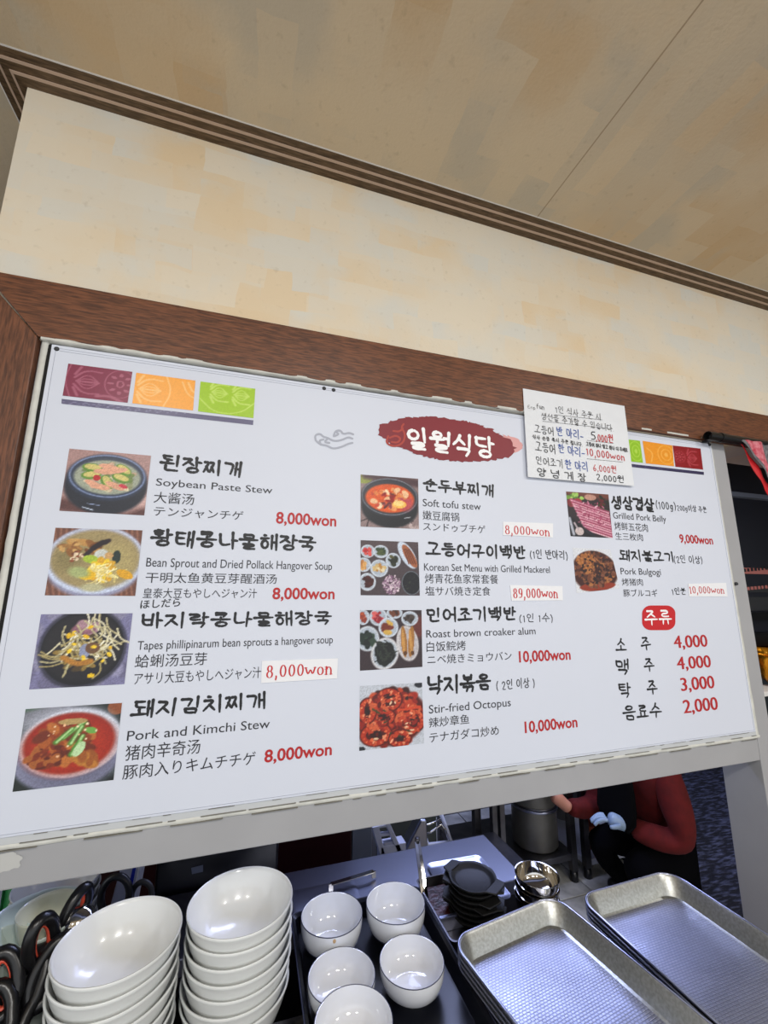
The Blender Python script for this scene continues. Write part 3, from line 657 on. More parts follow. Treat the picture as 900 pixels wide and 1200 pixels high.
# 2 pollack bean sprout soup in a white bowl
p = food(84, '6b4436', 2); 
for k in range(16): p.line(k/16, 0, k/16+.03, .3, .012, '8d5f4c').line(k/16, .85, k/16+.03, 1, .012, '8d5f4c')
p.ell(.5, .5, .56, .54, '8f90ab').ell(.5, .47, .55, .5, 'b9c4df').ring(.5, .47, .55, .5, .035, 'c6d0e6').ell(.5, .45, .52, .46, 'a9a5ae').ell(.5, .46, .5, .44, '9b8a5f').ell(.72, .5, .22, .3, 'aa9a66', 0, .8).ell(.2, .45, .14, .2, '85784e', 20, .8)
p.bits(30, .3, .3, .2, .12, .06, ['8a5a2c', 'b98a4a', '6e421f', 'c59b5c', 'a2743c'], 1.8).bits(30, .27, .42, .08, .08, .02, ['e6cfae', '8a4a2c', '5e2a18'], 1.5)
p.curve([(.38, .4), (.48, .25), (.62, .17)], .025, '2a1d20').curve([(.45, .3), (.55, .2), (.58, .2)], .03, '241a1c').ell(.55, .38, .08, .07, 'c7cbc4', -20).ell(.73, .42, .05, .1, '22302a').ell(.64, .4, .05, .05, 'c39a63').ell(.44, .46, .09, .06, 'a4bb3a', 10)
p.bits(46, .58, .62, .17, .14, .055, ['e9c21f', 'f0cf3a', 'd9a52a', 'e4cf7d', 'efe09a'], 1.8).threads(26, .6, .66, .17, .14, .12, .007, ['eee4b4', 'd9c77e', 'f3e7a0']).ell(.42, .7, .1, .07, 'e8b81c').ell(.85, .68, .11, .06, 'd9a11f', 30).ell(.33, .66, .12, .08, 'a3ad72', 15, .6).ell(.5, .88, .13, .06, 'b7b38c', 0, .6).grain(.1)
p.place('food_picture', [(65, 618.4), (167, 621.5), (158.4, 698.4), (52.4, 697.7)], label='printed picture of yellow fish and bean sprout soup in a white bowl')
# 3 clams and sprouts in a black bowl
p = food(84, '77759a', 3); p.bits(40, .5, .5, .7, .7, .14, ['85839f', '6a6786', '918fae'], 1.6); p.ell(.5, .47, .47, .55, '0f0f14').ring(.5, .47, .46, .53, .012, '4a4860').ell(.5, .46, .42, .46, '1d1a1e')
p.bits(22, .5, .5, .3, .28, .06, ['6c5a30', '4a3a20', '8a7134'], 2); p.bits(9, .52, .2, .1, .07, .08, ['8d5f6e', '6d4456', 'a5808c'], 1.5)
p.threads(50, .52, .48, .3, .28, .24, .009, ['d9d2b0', 'b6ad83', 'e9e4cc', 'a69763']).threads(12, .75, .25, .14, .12, .3, .009, ['d9d2b0', 'c3b98e'])
p.ell(.52, .52, .06, .1, '8d93b0').ell(.6, .48, .08, .08, '6a4a30').bits(14, .5, .5, .34, .34, .03, ['e3b516', 'f0c92c'], 1.5).ell(.62, .86, .04, .03, 'ecc211').curve([(.3, .6), (.45, .7), (.6, .66)], .03, 'b0772a').grain(.12)
p.place('food_picture', [(48, 719.9), (155.4, 718.6), (145.7, 801.7), (34, 808)], label='printed picture of clams and sprouts in a black bowl')
# 4 pork and kimchi stew in a white bowl
p = food(96, '1c2422', 4); p.bits(30, .9, .9, .2, .2, .03, ['33403c', '101514'], 1); p.ell(.05, .05, .12, .1, '2f5a33').ell(.95, .05, .1, .1, '8a4a28').line(0, .12, .4, .02, .1, '70727c')
p.ell(.5, .62, .56, .44, '80829c').ell(.55, .75, .45, .3, '6c6d86', 0, .5).ell(.52, .46, .52, .44, 'b4b9cc').ell(.45, .3, .48, .3, 'a3a6b4', 0, .5).ring(.52, .47, .52, .43, .05, 'c9cedb').ell(.5, .47, .46, .38, '8e1a0c').ell(.5, .5, .44, .35, 'a62a10', 0, .5)
p.bits(60, .45, .45, .28, .24, .08, ['8a3a14', '6d260e', 'a7551f', 'b76a2c', '92400f'], 1.7).bits(40, .3, .62, .2, .12, .05, ['7c2c0e', 'a35a26', '5e1f0a'], 1.6).bits(10, .65, .68, .14, .1, .08, ['b5742c', '98521c'], 1.6)
for x0, y0, x1, y1 in ((.42, .4, .62, .22), (.5, .48, .6, .28), (.35, .45, .5, .3), (.55, .55, .62, .4), (.52, .62, .6, .48)): p.line(x0, y0, x1, y1, .028, '4f8a34').line(x0+.01, y0, x1, y1-.01, .012, 'a9d08a')
p.ell(.7, .33, .07, .04, '6aa647', 20).ell(.6, .56, .05, .1, 'b8d8a4', 25).ell(.5, .2, .15, .04, 'b0935c').bits(14, .5, .45, .3, .25, .012, ['f0d9b0', 'e6b58a'], 1).grain(.1)
p.place('food_picture', [(30, 831), (143, 823.7), (133, 914), (14.6, 928)], label='printed picture of red kimchi stew with scallions in a white bowl')
# 5 soft tofu stew, black pot
p = food(72, '8a7675', 5); p.ell(.05, .05, .15, .12, '8a9440').line(.1, 0, 1, .1, .08, '4a3338'); 
for a in ((0, .9, .2, .8), (.1, 1, .15, .8), (.7, .95, .9, .85), (.9, 1, .85, .85)): p.line(*a, .01, '3a2d2f')
p.bits(12, .85, .95, .2, .1, .06, ['b5a2a0', '9c8886']); p.ell(.5, .6, .49, .4, '1d1f24').ell(.5, .78, .34, .2, '1a1b20').ell(.5, .42, .5, .38, '23262e').ring(.5, .4, .48, .36, .015, '8b8f9a').ell(.5, .4, .46, .33, '30323b').ell(.5, .43, .42, .28, 'd4541c').ell(.75, .5, .15, .16, 'b8484e', 0, .6)
p.bits(36, .5, .42, .36, .22, .05, ['e8b98c', 'f0cfa8', 'd97a3c', 'c4472a', 'e2935a'], 1.4).bits(12, .5, .4, .12, .1, .05, ['b01c14', '8d1410', '6b2a20']).ell(.66, .54, .12, .075, 'edb955').ell(.65, .52, .09, .05, 'f4d082').bits(8, .45, .56, .1, .05, .05, ['5b241c', '8b3b40']).line(.75, .8, .85, .78, .008, 'a9adb5').grain(.1)
p.place('food_picture', [(422.6, 556), (490, 561), (491, 620), (422.6, 617)], label='printed picture of orange tofu stew in a black pot')
# 6 set menu with many small dishes
p = food(80, '453a3e', 6); p.line(0, .1, 1, .05, .1, '5b4a4c', .5)
def dish(x, y, rx, ry, cols, k=14, a=0, rim='c9d3de'): p.ell(x, y, rx, ry, rim, a, .1); p.ell(x, y, rx*.86, ry*.86, 'a9b3c0', a, .2); p.bits(k, x, y, rx*.55, ry*.55, rx*.32, cols, 1.6)
dish(.12, .2, .12, .12, ['b5262a', 'd3514a']); dish(.34, .2, .13, .12, ['2d3d26', '49542e']); dish(.55, .36, .13, .14, ['2e3420', '52502c', '1f2418']); dish(.05, .45, .12, .13, ['b8793e', 'd3a05c']); dish(.31, .51, .15, .16, ['c9ac74', 'b5823e', 'e0cfa6']); dish(.11, .76, .14, .16, ['4a1c18', '3a1412'], 20)
p.ell(.8, .25, .12, .28, 'c3cede', -28).ell(.84, .27, .08, .24, '9c5a38', -28); 
for k in range(4): p.line(.75+.03*k, .14, .82+.04*k, .42, .009, '5e2d1e')
p.bits(180, .52, .8, .15, .17, .018, ['9c7c92', 'd5c4cc', '6e4d68', 'b79fb0'], 1.5).ell(.86, .77, .17, .22, '15151a').ring(.86, .77, .17, .22, .015, '6a7078').bits(20, .86, .77, .12, .16, .02, ['2b3026', '1e2020']).grain(.1)
p.place('food_picture', [(422.6, 633), (490, 635.4), (492, 698), (422.6, 697.5)], label='printed picture of grilled fish and small side dishes')
# 7 croaker with side dishes
p = food(80, '33262a', 7); p.ell(.95, .3, .1, .2, '5e2a26', 0, .5)
dish(.05, .12, .1, .13, ['b5502a', '8a3420']); dish(.29, .12, .14, .15, ['b5343a', 'cf5a58', '8f1c26']); dish(.55, .05, .13, .1, ['6a3a24', '3d241c']); dish(.8, .15, .14, .13, ['453a34', '2d2420']); dish(.45, .3, .16, .17, ['c9a24a', 'e0c683', '6e2a18']); dish(.12, .48, .18, .21, ['1c2a22', '2d3f30', '121a16'], 26, 0, 'c4ccd4'); dish(.39, .74, .22, .27, ['151a16', '262c24', '0e100e'], 60, 10, 'cfcfd2')
p.threads(30, .39, .72, .15, .17, .1, .008, ['0f1210', '2a3028']).ell(.76, .58, .18, .31, 'c5c2c4', -8).ell(.77, .58, .15, .27, 'b2acb0', -8)
for x in (.7, .82): p.ell(x, .55, .05, .27, '9c6a30', -4 if x < .8 else 4).ell(x-.01, .55, .025, .22, 'c08c48', -4).ell(x+.02, .75, .03, .04, '5c3818')
p.grain(.1); p.place('food_picture', [(421.8, 715), (494, 715), (495, 781.5), (421.8, 786)], label='printed picture of two grilled fish and side dishes')
# 8 stir-fried octopus
p = food(80, 'b9bfc9', 8); p.ell(.95, .03, .08, .05, '22242c').ell(.03, .98, .06, .04, '22242c'); p.ell(.5, .52, .55, .46, '4d1009').ell(.3, .15, .25, .12, 'b9bfc9', 20, .5)
p.bits(150, .5, .52, .48, .42, .08, ['9c2210', 'b53a1c', '7a160c', 'c24c28', '34100c'], 1.5)
for x, y, a, b_ in ((.45, .25, .17, .15), (.85, .62, .14, .15), (.25, .78, .2, .14), (.62, .88, .14, .1), (.35, .52, .16, .1), (.12, .4, .1, .16)):
    p.ell(x, y, a+.05, b_+.05, '4a0f08').ring(x, y, a+.03, b_+.03, .075, 'a82c14')
    for k in range(16): t_ = k*.3927; p.ell(x+a*math.cos(t_), y+b_*math.sin(t_), .02, .014, ['d0603c', 'c24c28', 'b53a1c'][k % 3], k*22)
    p.bits(26, x, y, a+.03, b_+.03, .022, ['d9623a', '8a1c0e', 'c04422', 'e08a62'], 1.5); p.ell(x, y, a*.45, b_*.45, '2e0e0c')
p.bits(90, .5, .52, .48, .42, .045, ['b53a1c', '8a1c0e', 'c85a34', '5a120a'], 1.8); p.bits(26, .5, .55, .42, .38, .03, ['2c3a20', '1c1210', 'f0a27c', 'e6c09c'], 2.4).line(.6, .43, .95, .4, .02, 'c8401c').line(.2, .38, .3, .45, .015, '39421f').grain(.1)
p.place('food_picture', [(421.8, 804), (494.6, 800), (497, 871), (421, 880)], label='printed picture of bright red stir-fried octopus')
# 9 raw pork belly
p = food(72, '2c2226', 9); p.line(0, 0, 1, .05, .08, '6b3c32').bits(20, .2, .12, .22, .09, .05, ['6f9a3a', '4f7a2c', '9cc45e'], 1.5).bits(24, .85, .25, .14, .2, .05, ['33401f', '20281a', '5c1c22'], 1.8).ell(.1, .25, .1, .1, '7a2a30').ell(.25, .2, .09, .06, '9c2430').ell(.55, .1, .14, .07, 'b98a7a')
for k in range(11):
    o_ = k*.075; p.line(.1+o_*.35, .28+o_*.85-.1, .95+o_*.05, .42+o_*.75, .032, ['c06a86', 'b04a6a', 'd793a6'][k % 3]).line(.1+o_*.35, .30+o_*.85-.1, .95+o_*.05, .44+o_*.75, .01, 'e7c4cc').line(.12+o_*.35, .265+o_*.85-.1, .95+o_*.05, .405+o_*.75, .008, '7c2440')
p.bits(70, .55, .5, .4, .3, .035, ['c87a94', 'a8486a', 'e0b4c0', '8f3454'], 3); p.mix(np.clip((p.V-.50-p.U*.75)*14, 0, 1), '17171c').ell(.22, .88, .1, .09, 'c5b6b4').line(.12, .7, .2, .85, .02, 'b9aab0').line(.02, .6, .08, .95, .03, 'b0b4c0').ell(.45, .9, .15, .04, '22242c', 30).grain(.1)
p.place('food_picture', [(663.3, 575.9), (713, 579.4), (718, 630.5), (668.7, 628.4)], label='printed picture of raw pink pork belly slices')
# 10 pork bulgogi
p = food(72, 'd3d6dc', 10); p.ell(.5, .52, .55, .5, '3c150c').ell(.5, .9, .42, .1, '8a2f14')
p.bits(230, .5, .48, .5, .42, .05, ['6b3a20', '8d5430', '4a2414', '2a120c', 'a86a38', '7a4a34'], 1.5).bits(70, .3, .3, .22, .18, .03, ['b0713a', '9a5a24'], 1.6).bits(50, .5, .5, .42, .36, .025, ['1a0c0a', '26120e'], 1.5)
p.mix(1-p.mask(.5, .55, .6, .5, 0, .05), 'd3d6dc').mix(np.clip((.12-p.U-p.V*.0)*20, 0, 1)*np.clip((.25-p.V)*9, 0, 1), 'd3d6dc').grain(.08)
p.place('food_picture', [(671, 641.7), (715.3, 644), (726.5, 689.5), (675.7, 695)], label='printed picture of dark brown marinated pork')

def pattern(px, base, pale, kind, w=72, h=40, nm='pattern_square', label=None):
    p = Pic(h, w, base, 1)
    asp = w/h*.55
    def fl(cx, cy, r):                          # daisy-like medallion
        p.ring(cx, cy, r, r*asp*1.8, .018, pale); p.ring(cx, cy, r*.26, r*.26*asp*1.8, .03, pale)
        for k in range(8):
            t_ = k*.785; p.ell(cx+r*.62*math.cos(t_), cy+r*.62*asp*1.8*math.sin(t_), r*.22, r*.14, pale, math.degrees(math.atan2(math.sin(t_)*1.0, math.cos(t_))), .2)
    def lotus(cx, cy, s_):
        for k in (-1, 0, 1):
            p.curve([(cx-.17*s_, cy), (cx, cy+(.14*k-.13)*s_), (cx+.18*s_, cy+.0*k)], .012, pale); p.curve([(cx-.17*s_, cy), (cx, cy+(.14*k+.13)*s_), (cx+.18*s_, cy)], .012, pale)
        for k in (-1, 1):
            p.curve([(cx-.2*s_, cy+.1*k*s_), (cx-.05*s_, cy+.36*k*s_), (cx+.2*s_, cy+.34*k*s_)], .02, pale); p.curve([(cx-.2*s_, cy+.2*k*s_), (cx-.12*s_, cy+.45*k*s_)], .02, pale)
    if kind == 'a': lotus(.33, .5, 1); fl(.84, .45, .25); p.curve([(.05, .0), (-.02, .5), (.1, 1)], .01, pale); p.curve([(.5, .9), (.7, .85), (.9, 1)], .03, pale)
    if kind == 'b': lotus(.25, .5, 1); p.curve([(.5, -.05), (.62, .5), (.48, 1.05)], .012, pale); p.curve([(.78, .1), (.88, .5), (1.02, .6)], .014, pale); p.curve([(.88, .1), (.95, .35), (1, .4)], .018, pale)
    if kind == 'c': lotus(.35, .3, .8); lotus(.75, .3, .8); p.curve([(0, .55), (.3, 1.0), (.75, .9), (1, .5)], .014, pale)
    if kind == 'd': fl(.2, .5, .2); lotus(.65, .5, .9)
    if kind == 'e': p.ring(.75, .5, .3, .45, .03, pale); p.ring(.75, .5, .18, .27, .03, pale); p.ell(.75, .5, .06, .1, pale); p.curve([(.1, .3), (.3, .5), (.2, .9)], .02, pale)
    if kind == 'bar':
        for x in (.08, .2, .34, .45): p.ring(x, .5, .05, .6, .012, pale, 20)
    p.grain(.03); p.place(nm, px, label=label)
pattern([(80, 426), (155.2, 435.7), (149.5, 472), (73.3, 463.6)], '7e2844', 'a2566c', 'a', label='maroon square with pale flower print')
pattern([(159.7, 436.7), (229, 446), (226.2, 481), (155, 472.5)], 'f0a23a', 'f5be72', 'b', label='orange square with pale flower print')
pattern([(235, 447), (299.2, 455.5), (297, 490), (232, 482)], '9cc21e', 'bcd860', 'c', label='lime green square with pale flower print')
pattern([(72.3, 467.4), (297, 492.5), (296.5, 498), (72, 473)], '5d5a78', '8986a3', 'bar', 110, 8, 'pattern_bar')
pattern([(724, 513.5), (750, 516.6), (753.6, 542.4), (727, 539.5)], '8fc01c', 'b0d650', 'e', 40, 40, label='lime green square partly behind the note')
pattern([(753, 516.6), (788, 522), (790, 546.4), (757, 543)], 'e8941c', 'f0b050', 'e', 50, 36, label='orange square with pale rose print')
pattern([(788.4, 522), (821, 525.6), (824, 550.4), (791.6, 547)], '8a0c18', 'b0404a', 'd', 50, 36, label='deep red square with pale flower print')
pattern([(730, 542.6), (824.8, 553), (825, 556.5), (730.5, 546.2)], '302c50', '55527a', 'bar', 60, 6, 'pattern_bar')

# ---- the handwritten note taped over the top edge
ym = YB-.0085
note = empty('handwritten_notice', (at(678, 510, ym)), label='white paper note handwritten in black, blue and red, taped over the board and brown casing', cat='notice')
bpy.context.view_layer.update()
def onnote(o): o.parent = note; o.matrix_parent_inverse = Matrix.Translation(note.location).inverted(); return o
q = [at(u, v, ym) for u, v in ((613, 455), (732, 475.6), (743.6, 569.4), (619, 558.8))]
vs = []; NN = 10
for j in range(NN+1):
    for i in range(NN+1):
        a, b_ = i/NN, j/NN; pt = q[0]*(1-a)*(1-b_)+q[1]*a*(1-b_)+q[2]*a*b_+q[3]*(1-a)*b_
        vs.append((pt.x, ym+.0008, pt.z))
onnote(MB().add(vs, [(j*(NN+1)+i, (j+1)*(NN+1)+i, (j+1)*(NN+1)+i+1, j*(NN+1)+i+1) for j in range(NN) for i in range(NN)]).build('paper_sheet', M['paper'])).modifiers.new('thickness', 'SOLIDIFY').thickness = .0003
K, BL, RP = M['pen'], M['blue_pen'], M['red_pen']
for t_, a, b_, c_, d_, m_, w_ in (('Enp', 618.7, 627.5, 474.5, 479.5, K, .035), ('fun', 629, 638, 472.5, 479, K, .035), ('1인 식사 주문 시', 651.6, 704, 474.5, 484, K, .035), ('생선을 추가할 수 있습니다.', 634.7, 719, 482.5, 492, K, .035),
                                   ('고등어', 626.7, 649, 496.5, 507.5, K, .04), ('반 마리-', 653, 684, 499, 511, BL, .045), ('5', 693, 698.5, 505, 515, K, .05), (',000원', 699, 719, 506, 518, RP, .05),
                                   ('식사 손등 혹시 주문 됩니다.', 624, 682.7, 508.5, 514.5, K, .07), ('고등어 하나 말고 하나 더 주세요', 687, 736, 517, 523, K, .08), ('고등어', 627.5, 651, 517, 529, K, .04), ('한 마리-', 654.8, 686, 519.5, 532, BL, .045), ('10,000won', 688, 732.4, 525, 536, RP, .05),
                                   ('민어조기', 629, 659.6, 533.5, 545, K, .04), ('한 마리', 663, 689, 537, 550, BL, .045), ('6,000원', 696, 722.7, 542, 553, RP, .045), ('양 념 게 장', 630, 687.5, 547, 558, K, .055), ('2,000원', 699.6, 731.6, 553, 563.5, K, .055)):
    onnote(put('handwritten_line', t_, a, b_, c_, d_, m_, 'pen', w=w_, y=ym-.0004, tilt=-.02))
for a, b_ in (((650, 486), (706, 492)), ((636, 493.5), (718, 502.5)), ((688, 537.5), (730, 541.5)), ((688, 516), (719, 519.5))):
    p0, p1 = at(*a, ym-.0004), at(*b_, ym-.0004); onnote(MB().bar(p0, p1, .0006, .0002, up=(0, 1, 0)).build('pen_underline', K))
# ---------------------------------------------------------------- counters in the serving window
ZC = .82
RR = random.Random(5)
ctr = empty('stone_counter', (.6, -.2, 0), label='grey speckled stone counter under the trays in front of the board', cat='counter')
MB().box(-1.35, .40, -.55, .195, -0.04, 0).build('countertop', M['stone'], ctr, bevel=.003, loc=(0, 0, ZC))
MB().box(-1.3, .36, -.16, .19, -ZC+.0, -.04).build('counter_body', M['white'], ctr, loc=(0, 0, ZC))
st = empty('steel_worktop', (.2, .5, 0), label='long brushed steel worktop behind the bowls, inside the kitchen', cat='worktop')
MB().box(-.85, .478, -.303, -.112, -.03, 0).build('worktop_sheet', M['steel'], st, bevel=.002, loc=(0, 0, ZC))
MB().box(-.85, .474, -.299, -.116, -.20, -.03).build('worktop_body', M['steel_dark'], st, loc=(0, 0, ZC))
for x in (-.8, .44):
    for y in (-.28, -.14): MB().box(x-.015, x+.015, y-.015, y+.015, -ZC, -.2).build('leg', M['steel_dark'], st, loc=(0, 0, ZC))

def lathe_obj(name, prof, m, parent, n=56, c=(0, 0, 0)): return MB().lathe(prof, n, c).build(name, m, parent, smooth=True, angle=.9)

# ---- big white stacking bowls
BIG0 = [(0, .003), (.040, .003), (.042, 0), (.046, 0), (.048, .004), (.062, .013), (.074, .028), (.081, .044), (.0865, .060), (.0878, .0625), (.0870, .0645), (.0850, .0640), (.083, .058), (.077, .043), (.069, .028), (.058, .016), (.04, .009), (.018, .007), (0, .0066)]
BIG = [(r*.95, h) for r, h in BIG0]
def stack_bowls(px_top, ztop, n, step, word, scale=1.0, seed=1, mt='white_bowl', prof=BIG, cat='bowl', group=None, base='big_white_bowl', zf=None):
    R_ = random.Random(seed); c = atz(*px_top, ztop); first = None; H = .0645*scale
    for k in range(n):
        z = ztop-H-k*step
        if z < ZC-.0001: break
        if first is None: first = empty(base, (0, 0, 0), cat=cat, group=group); MB().lathe([(r*scale, h*scale) for r, h in prof], 72).build('bowl_body', M[mt], first, smooth=True, angle=1.2); o = first
        else: o = copy_tree(first)
        o.location = (c.x+(R_.uniform(-.0012, .0012) if k else 0), c.y+(R_.uniform(-.0012, .0012) if k else 0), z+.0002); o.rotation_euler = (0, 0, R_.uniform(0, 6))
        yield k, o
ordn = ['topmost', 'second', 'third', 'fourth', 'fifth', 'sixth', 'seventh', 'eighth', 'ninth', 'tenth']
step = .0142
def cut(px, ztop, count, step, words, **kw):
    lst = list(stack_bowls(px, ztop, count, step, '', **kw))
    for k, o in lst: o['label'] = words % ordn[k]
    return lst
BT = ZC+.0645
NS = 7; stp = (1.0-BT)/(NS-1)
cut((283, 1053), 1.0, NS, stp, '%s bowl of the white stack beside the black tray', group='big white bowls in the right stack', base='large_bowl')
cut((141, 1097), 1.0, NS, stp, '%s bowl of the white stack beside the scissors', group='big white bowls in the left stack', base='large_bowl', seed=4)

# ---- black serving tray with rice bowls
tx0, tx1, ty0, ty1 = .118, .400, -.33, .205
bt = empty('black_serving_tray', ((tx0+tx1)/2, (ty0+ty1)/2, ZC), label='large black rectangular tray holding the white rice bowls', cat='tray')
w_, h_ = (tx1-tx0)/2, (ty1-ty0)/2
def rrect(w, h, r, n=7):
    out = []
    for cx, cy, a0 in ((w-r, h-r, 0), (-w+r, h-r, 90), (-w+r, -h+r, 180), (w-r, -h+r, 270)):
        for k in range(n+1):
            t_ = math.radians(a0+90*k/n); out.append((cx+r*math.cos(t_), cy+r*math.sin(t_)))
    return out
def loft(levels, m, name, parent, capb=True, smooth=True, angle=.6):
    """levels: (w, h, r, z) rounded rectangles joined in order; the last one is capped"""
    mb = MB(); n = None; vs = []
    for w, h, r, z in levels:
        p = rrect(w, h, r); n = len(p); vs += [(x, y, z) for x, y in p]
    fs = [(i*n+k, i*n+(k+1) % n, (i+1)*n+(k+1) % n, (i+1)*n+k) for i in range(len(levels)-1) for k in range(n)]
    if capb: fs += [tuple(range((len(levels)-1)*n, len(levels)*n))]
    fs += [tuple(range(n-1, -1, -1))]
    return mb.add(vs, fs).build(name, m, parent, smooth=smooth, angle=angle)
loft([(w_-.012, h_-.012, .012, .0005), (w_-.002, h_-.002, .014, .026), (w_, h_, .015, .029), (w_-.003, h_-.003, .013, .0295), (w_-.008, h_-.008, .011, .026), (w_-.016, h_-.016, .009, .004)], M['tray_black'], 'tray_body', bt)
e = MB(); e.tube([(x, y, .0290) for x, y in rrect(w_-.0005, h_-.0005, .0145)], .0011, 6, True); e.build('rim_edge', M['blue_line'], bt, smooth=True)
RICE = [(0, .004), (.024, .004), (.0255, 0), (.028, 0), (.029, .005), (.041, .0085), (.0500, .018), (.0540, .029), (.0552, .038), (.0550, .0450), (.0548, .0460), (.0535, .0457), (.0535, .038), (.0522, .029), (.0482, .0195), (.040, .0108), (.025, .0072), (0, .0068)]
zf = ZC+.0042
def rice_proto(line):
    o = empty('rice_bowl', cat='bowl', group='white rice bowls on the black tray'); MB().lathe(RICE, 64).build('bowl_body', M['rice_bowl'], o, smooth=True, angle=1.2)
    for r, z, rr in ((.0548, .0457, .0007), (.0486, .0160, .0006))[:2 if line else 1]:
        MB().tube([(r*math.cos(a*.1308997), r*math.sin(a*.1308997), z) for a in range(48)], rr, 5, True).build('rim_line', M['blue_line'], o, smooth=True)
    return o
protos = {}
def rice_bowl(label, uv, zrim, line, big=False, zb=None):
    key = line
    o = copy_tree(protos[key]) if key in protos else protos.setdefault(key, rice_proto(line))
    s = 1.08 if big else 1.02; hs = 1.28 if big else 1.0
    c = atz(*uv, zrim); o.location = (c.x, c.y, zrim-.0461*hs); o.scale = (s, s, hs); o.rotation_euler.z = RR.uniform(0, 6); o['label'] = label
    return o
RB = zf+.0461*1.28; RS = zf+.0461
b1 = rice_bowl('white rice bowl with a food stain on its rim, beside the right bowl stack', (389, 1070), RB, True, True)
rice_bowl('white rice bowl at the back right, next to the standing tongs', (463.5, 1056.5), RB, True, True)
rice_bowl('white rice bowl at the right edge of the black tray, in front', (482.5, 1124.5), RS, False)
rice_bowl('white rice bowl partly hidden behind the frontmost bowl', (400.5, 1142), RS, False)
rice_bowl('frontmost white rice bowl cut off by the bottom of the photo', (414.5, 1196), RS+.028, False, False)
o = rice_bowl('lower rice bowl nested under the frontmost bowl', (414.5, 1196), RS+.028, False); o.location.z = zf+.0001
s_ = MB().lathe([(0, .0005), (.0015, .0004), (.0028, 0)], 10).build('food_stain', mat('dried_sauce', 'b89a72', .6), b1, smooth=True)
d = atz(392, 1104, RB-.006)-Vector(b1.location); a_ = math.atan2(d.y, d.x)-b1.rotation_euler.z
s_.matrix_basis = Matrix.Rotation(a_, 4, 'Z') @ Matrix.Translation((.0551, 0, .0415)) @ Matrix.Rotation(math.pi/2, 4, 'Y')

# ---- aluminium trays, stacked
def alu_tray(w, h):
    t_ = empty('aluminium_tray', cat='tray'); r = .038
    loft([(w-.018, h-.018, r-.009, .0), (w-.004, h-.004, r-.001, .0315), (w, h, r, .0345), (w-.0035, h-.0035, r-.002, .0355), (w-.0055, h-.0055, r-.003, .0335), (w-.0185, h-.0185, r-.010, .004), (w-.024, h-.024, r-.014, .0018)], M['alu'], 'tray_wall', t_)
    p = rrect(w-.0235, h-.0235, r-.0138); n = len(p)
    MB().add([(x, y, .0022) for x, y in p], [tuple(range(n))]).build('tray_floor', M['emboss'], t_)
    MB().tube([(x, y, .0347) for x, y in rrect(w-.0005, h-.0005, r)], .0022, 8, True).build('rolled_rim', M['steel'], t_, smooth=True)
    return t_
def tray_stack(px_far_left, px_far_right, ztop, n, dz, length, words, group, rz, shift=(0, 0)):
    a = atz(*px_far_left, ztop); b_ = atz(*px_far_right, ztop)
    return a, b_
tA = alu_tray(.130, .20)
tA.location = (.540, -.172, .8460); tA.rotation_euler.z = math.radians(8); tA['label'] = 'topmost of the near stack of aluminium trays, beside the black tray'; tA['group'] = 'aluminium trays in the near stack'
for k, (dx, dy, dr) in enumerate(((0, 0, 0), (.0002, 0, 0), (0, .0002, 0))):
    c = copy_tree(tA); c.location = (.540+dx, -.172+dy, .8460-.0084*(k+1)); c['label'] = '%s tray down in the near stack of aluminium trays' % ('second', 'third', 'fourth')[k]
tB = copy_tree(tA); tB.location = (.8185, -.171, .8460); tB.rotation_euler.z = math.radians(1); tB['label'] = 'topmost of the far right stack of aluminium trays, by the white post'; tB['group'] = 'aluminium trays in the right stack'
c = copy_tree(tB); c.location = (.8185, -.1716, .8376); c['label'] = 'second tray down under the right aluminium tray, by the white post'
for k in (2, 3):
    c = copy_tree(tB); c.location = (.8185+.0005*k, -.171, .8460-.0084*k); c['label'] = ('third', 'lowest')[k-2]+' tray down under the right aluminium tray, by the white post'
# ---- sizzling plates on a sheet pan
pan = empty('sheet_pan', (.535, .225, ZC), rz=math.radians(-3), label='shiny steel sheet pan under the black sizzling plates', cat='pan')
loft([(.068, .074, .012, .0005), (.073, .079, .014, .005), (.075, .081, .015, .0055), (.0725, .0785, .014, .005), (.067, .073, .011, .002)], M['steel'], 'pan_body', pan)
c0 = atz(554, 1026, .905)
def iron_plate(top=False):
    t_ = empty('sizzling_plate', cat='plate', group='black sizzling plates stacked on the steel pan')
    mb = MB(); n = 64
    prof = [(.62, 0), (.80, .05), (1, .72), (1.0, .86), (.94, .86), (.86, .70), (.78, .45), (.70, .35), (.0, .33)]
    vs = []
    for r, z in prof:
        for k in range(n):
            a = 2*math.pi*k/n; rr = .050
            if r > .97: rr = .050*(1+(1/max(abs(math.cos((a+.39) % (math.pi/4)-math.pi/8)), .1)-1)*.4)
            vs.append((rr*r*math.cos(a), rr*r*math.sin(a), .016*z))
    fs = [(i*n+k, i*n+(k+1) % n, (i+1)*n+(k+1) % n, (i+1)*n+k) for i in range(len(prof)-1) for k in range(n)]+[tuple(range(n-1, -1, -1))]
    mb.add(vs, fs).build('plate_body', M['iron'], t_, smooth=True, angle=.7)
    for s in (-1, 1):
        MB().prism([(.043*s, -.026), (.064*s, -.017), (.064*s, .017), (.043*s, .026)], .0105, .0140, lambda x, y, z: (x, y, z)).build('lug_handle', M['iron'], t_, recalc=True, bevel=.0012)
    return t_
ip = iron_plate()
for k in range(7):
    o = ip if k == 0 else copy_tree(ip)
    o.location = (c0.x+RR.uniform(-.002, .002)*(k > 0), c0.y+RR.uniform(-.002, .002)*(k > 0), .905-.0139-k*.0098-.0001*k); o.rotation_euler.z = math.radians(-60)+(RR.uniform(-.5, .5) if k else 0)
    o['label'] = '%s of the stacked black iron sizzling plates' % (['topmost', 'second', 'third', 'fourth', 'fifth', 'sixth', 'lowest'][k])

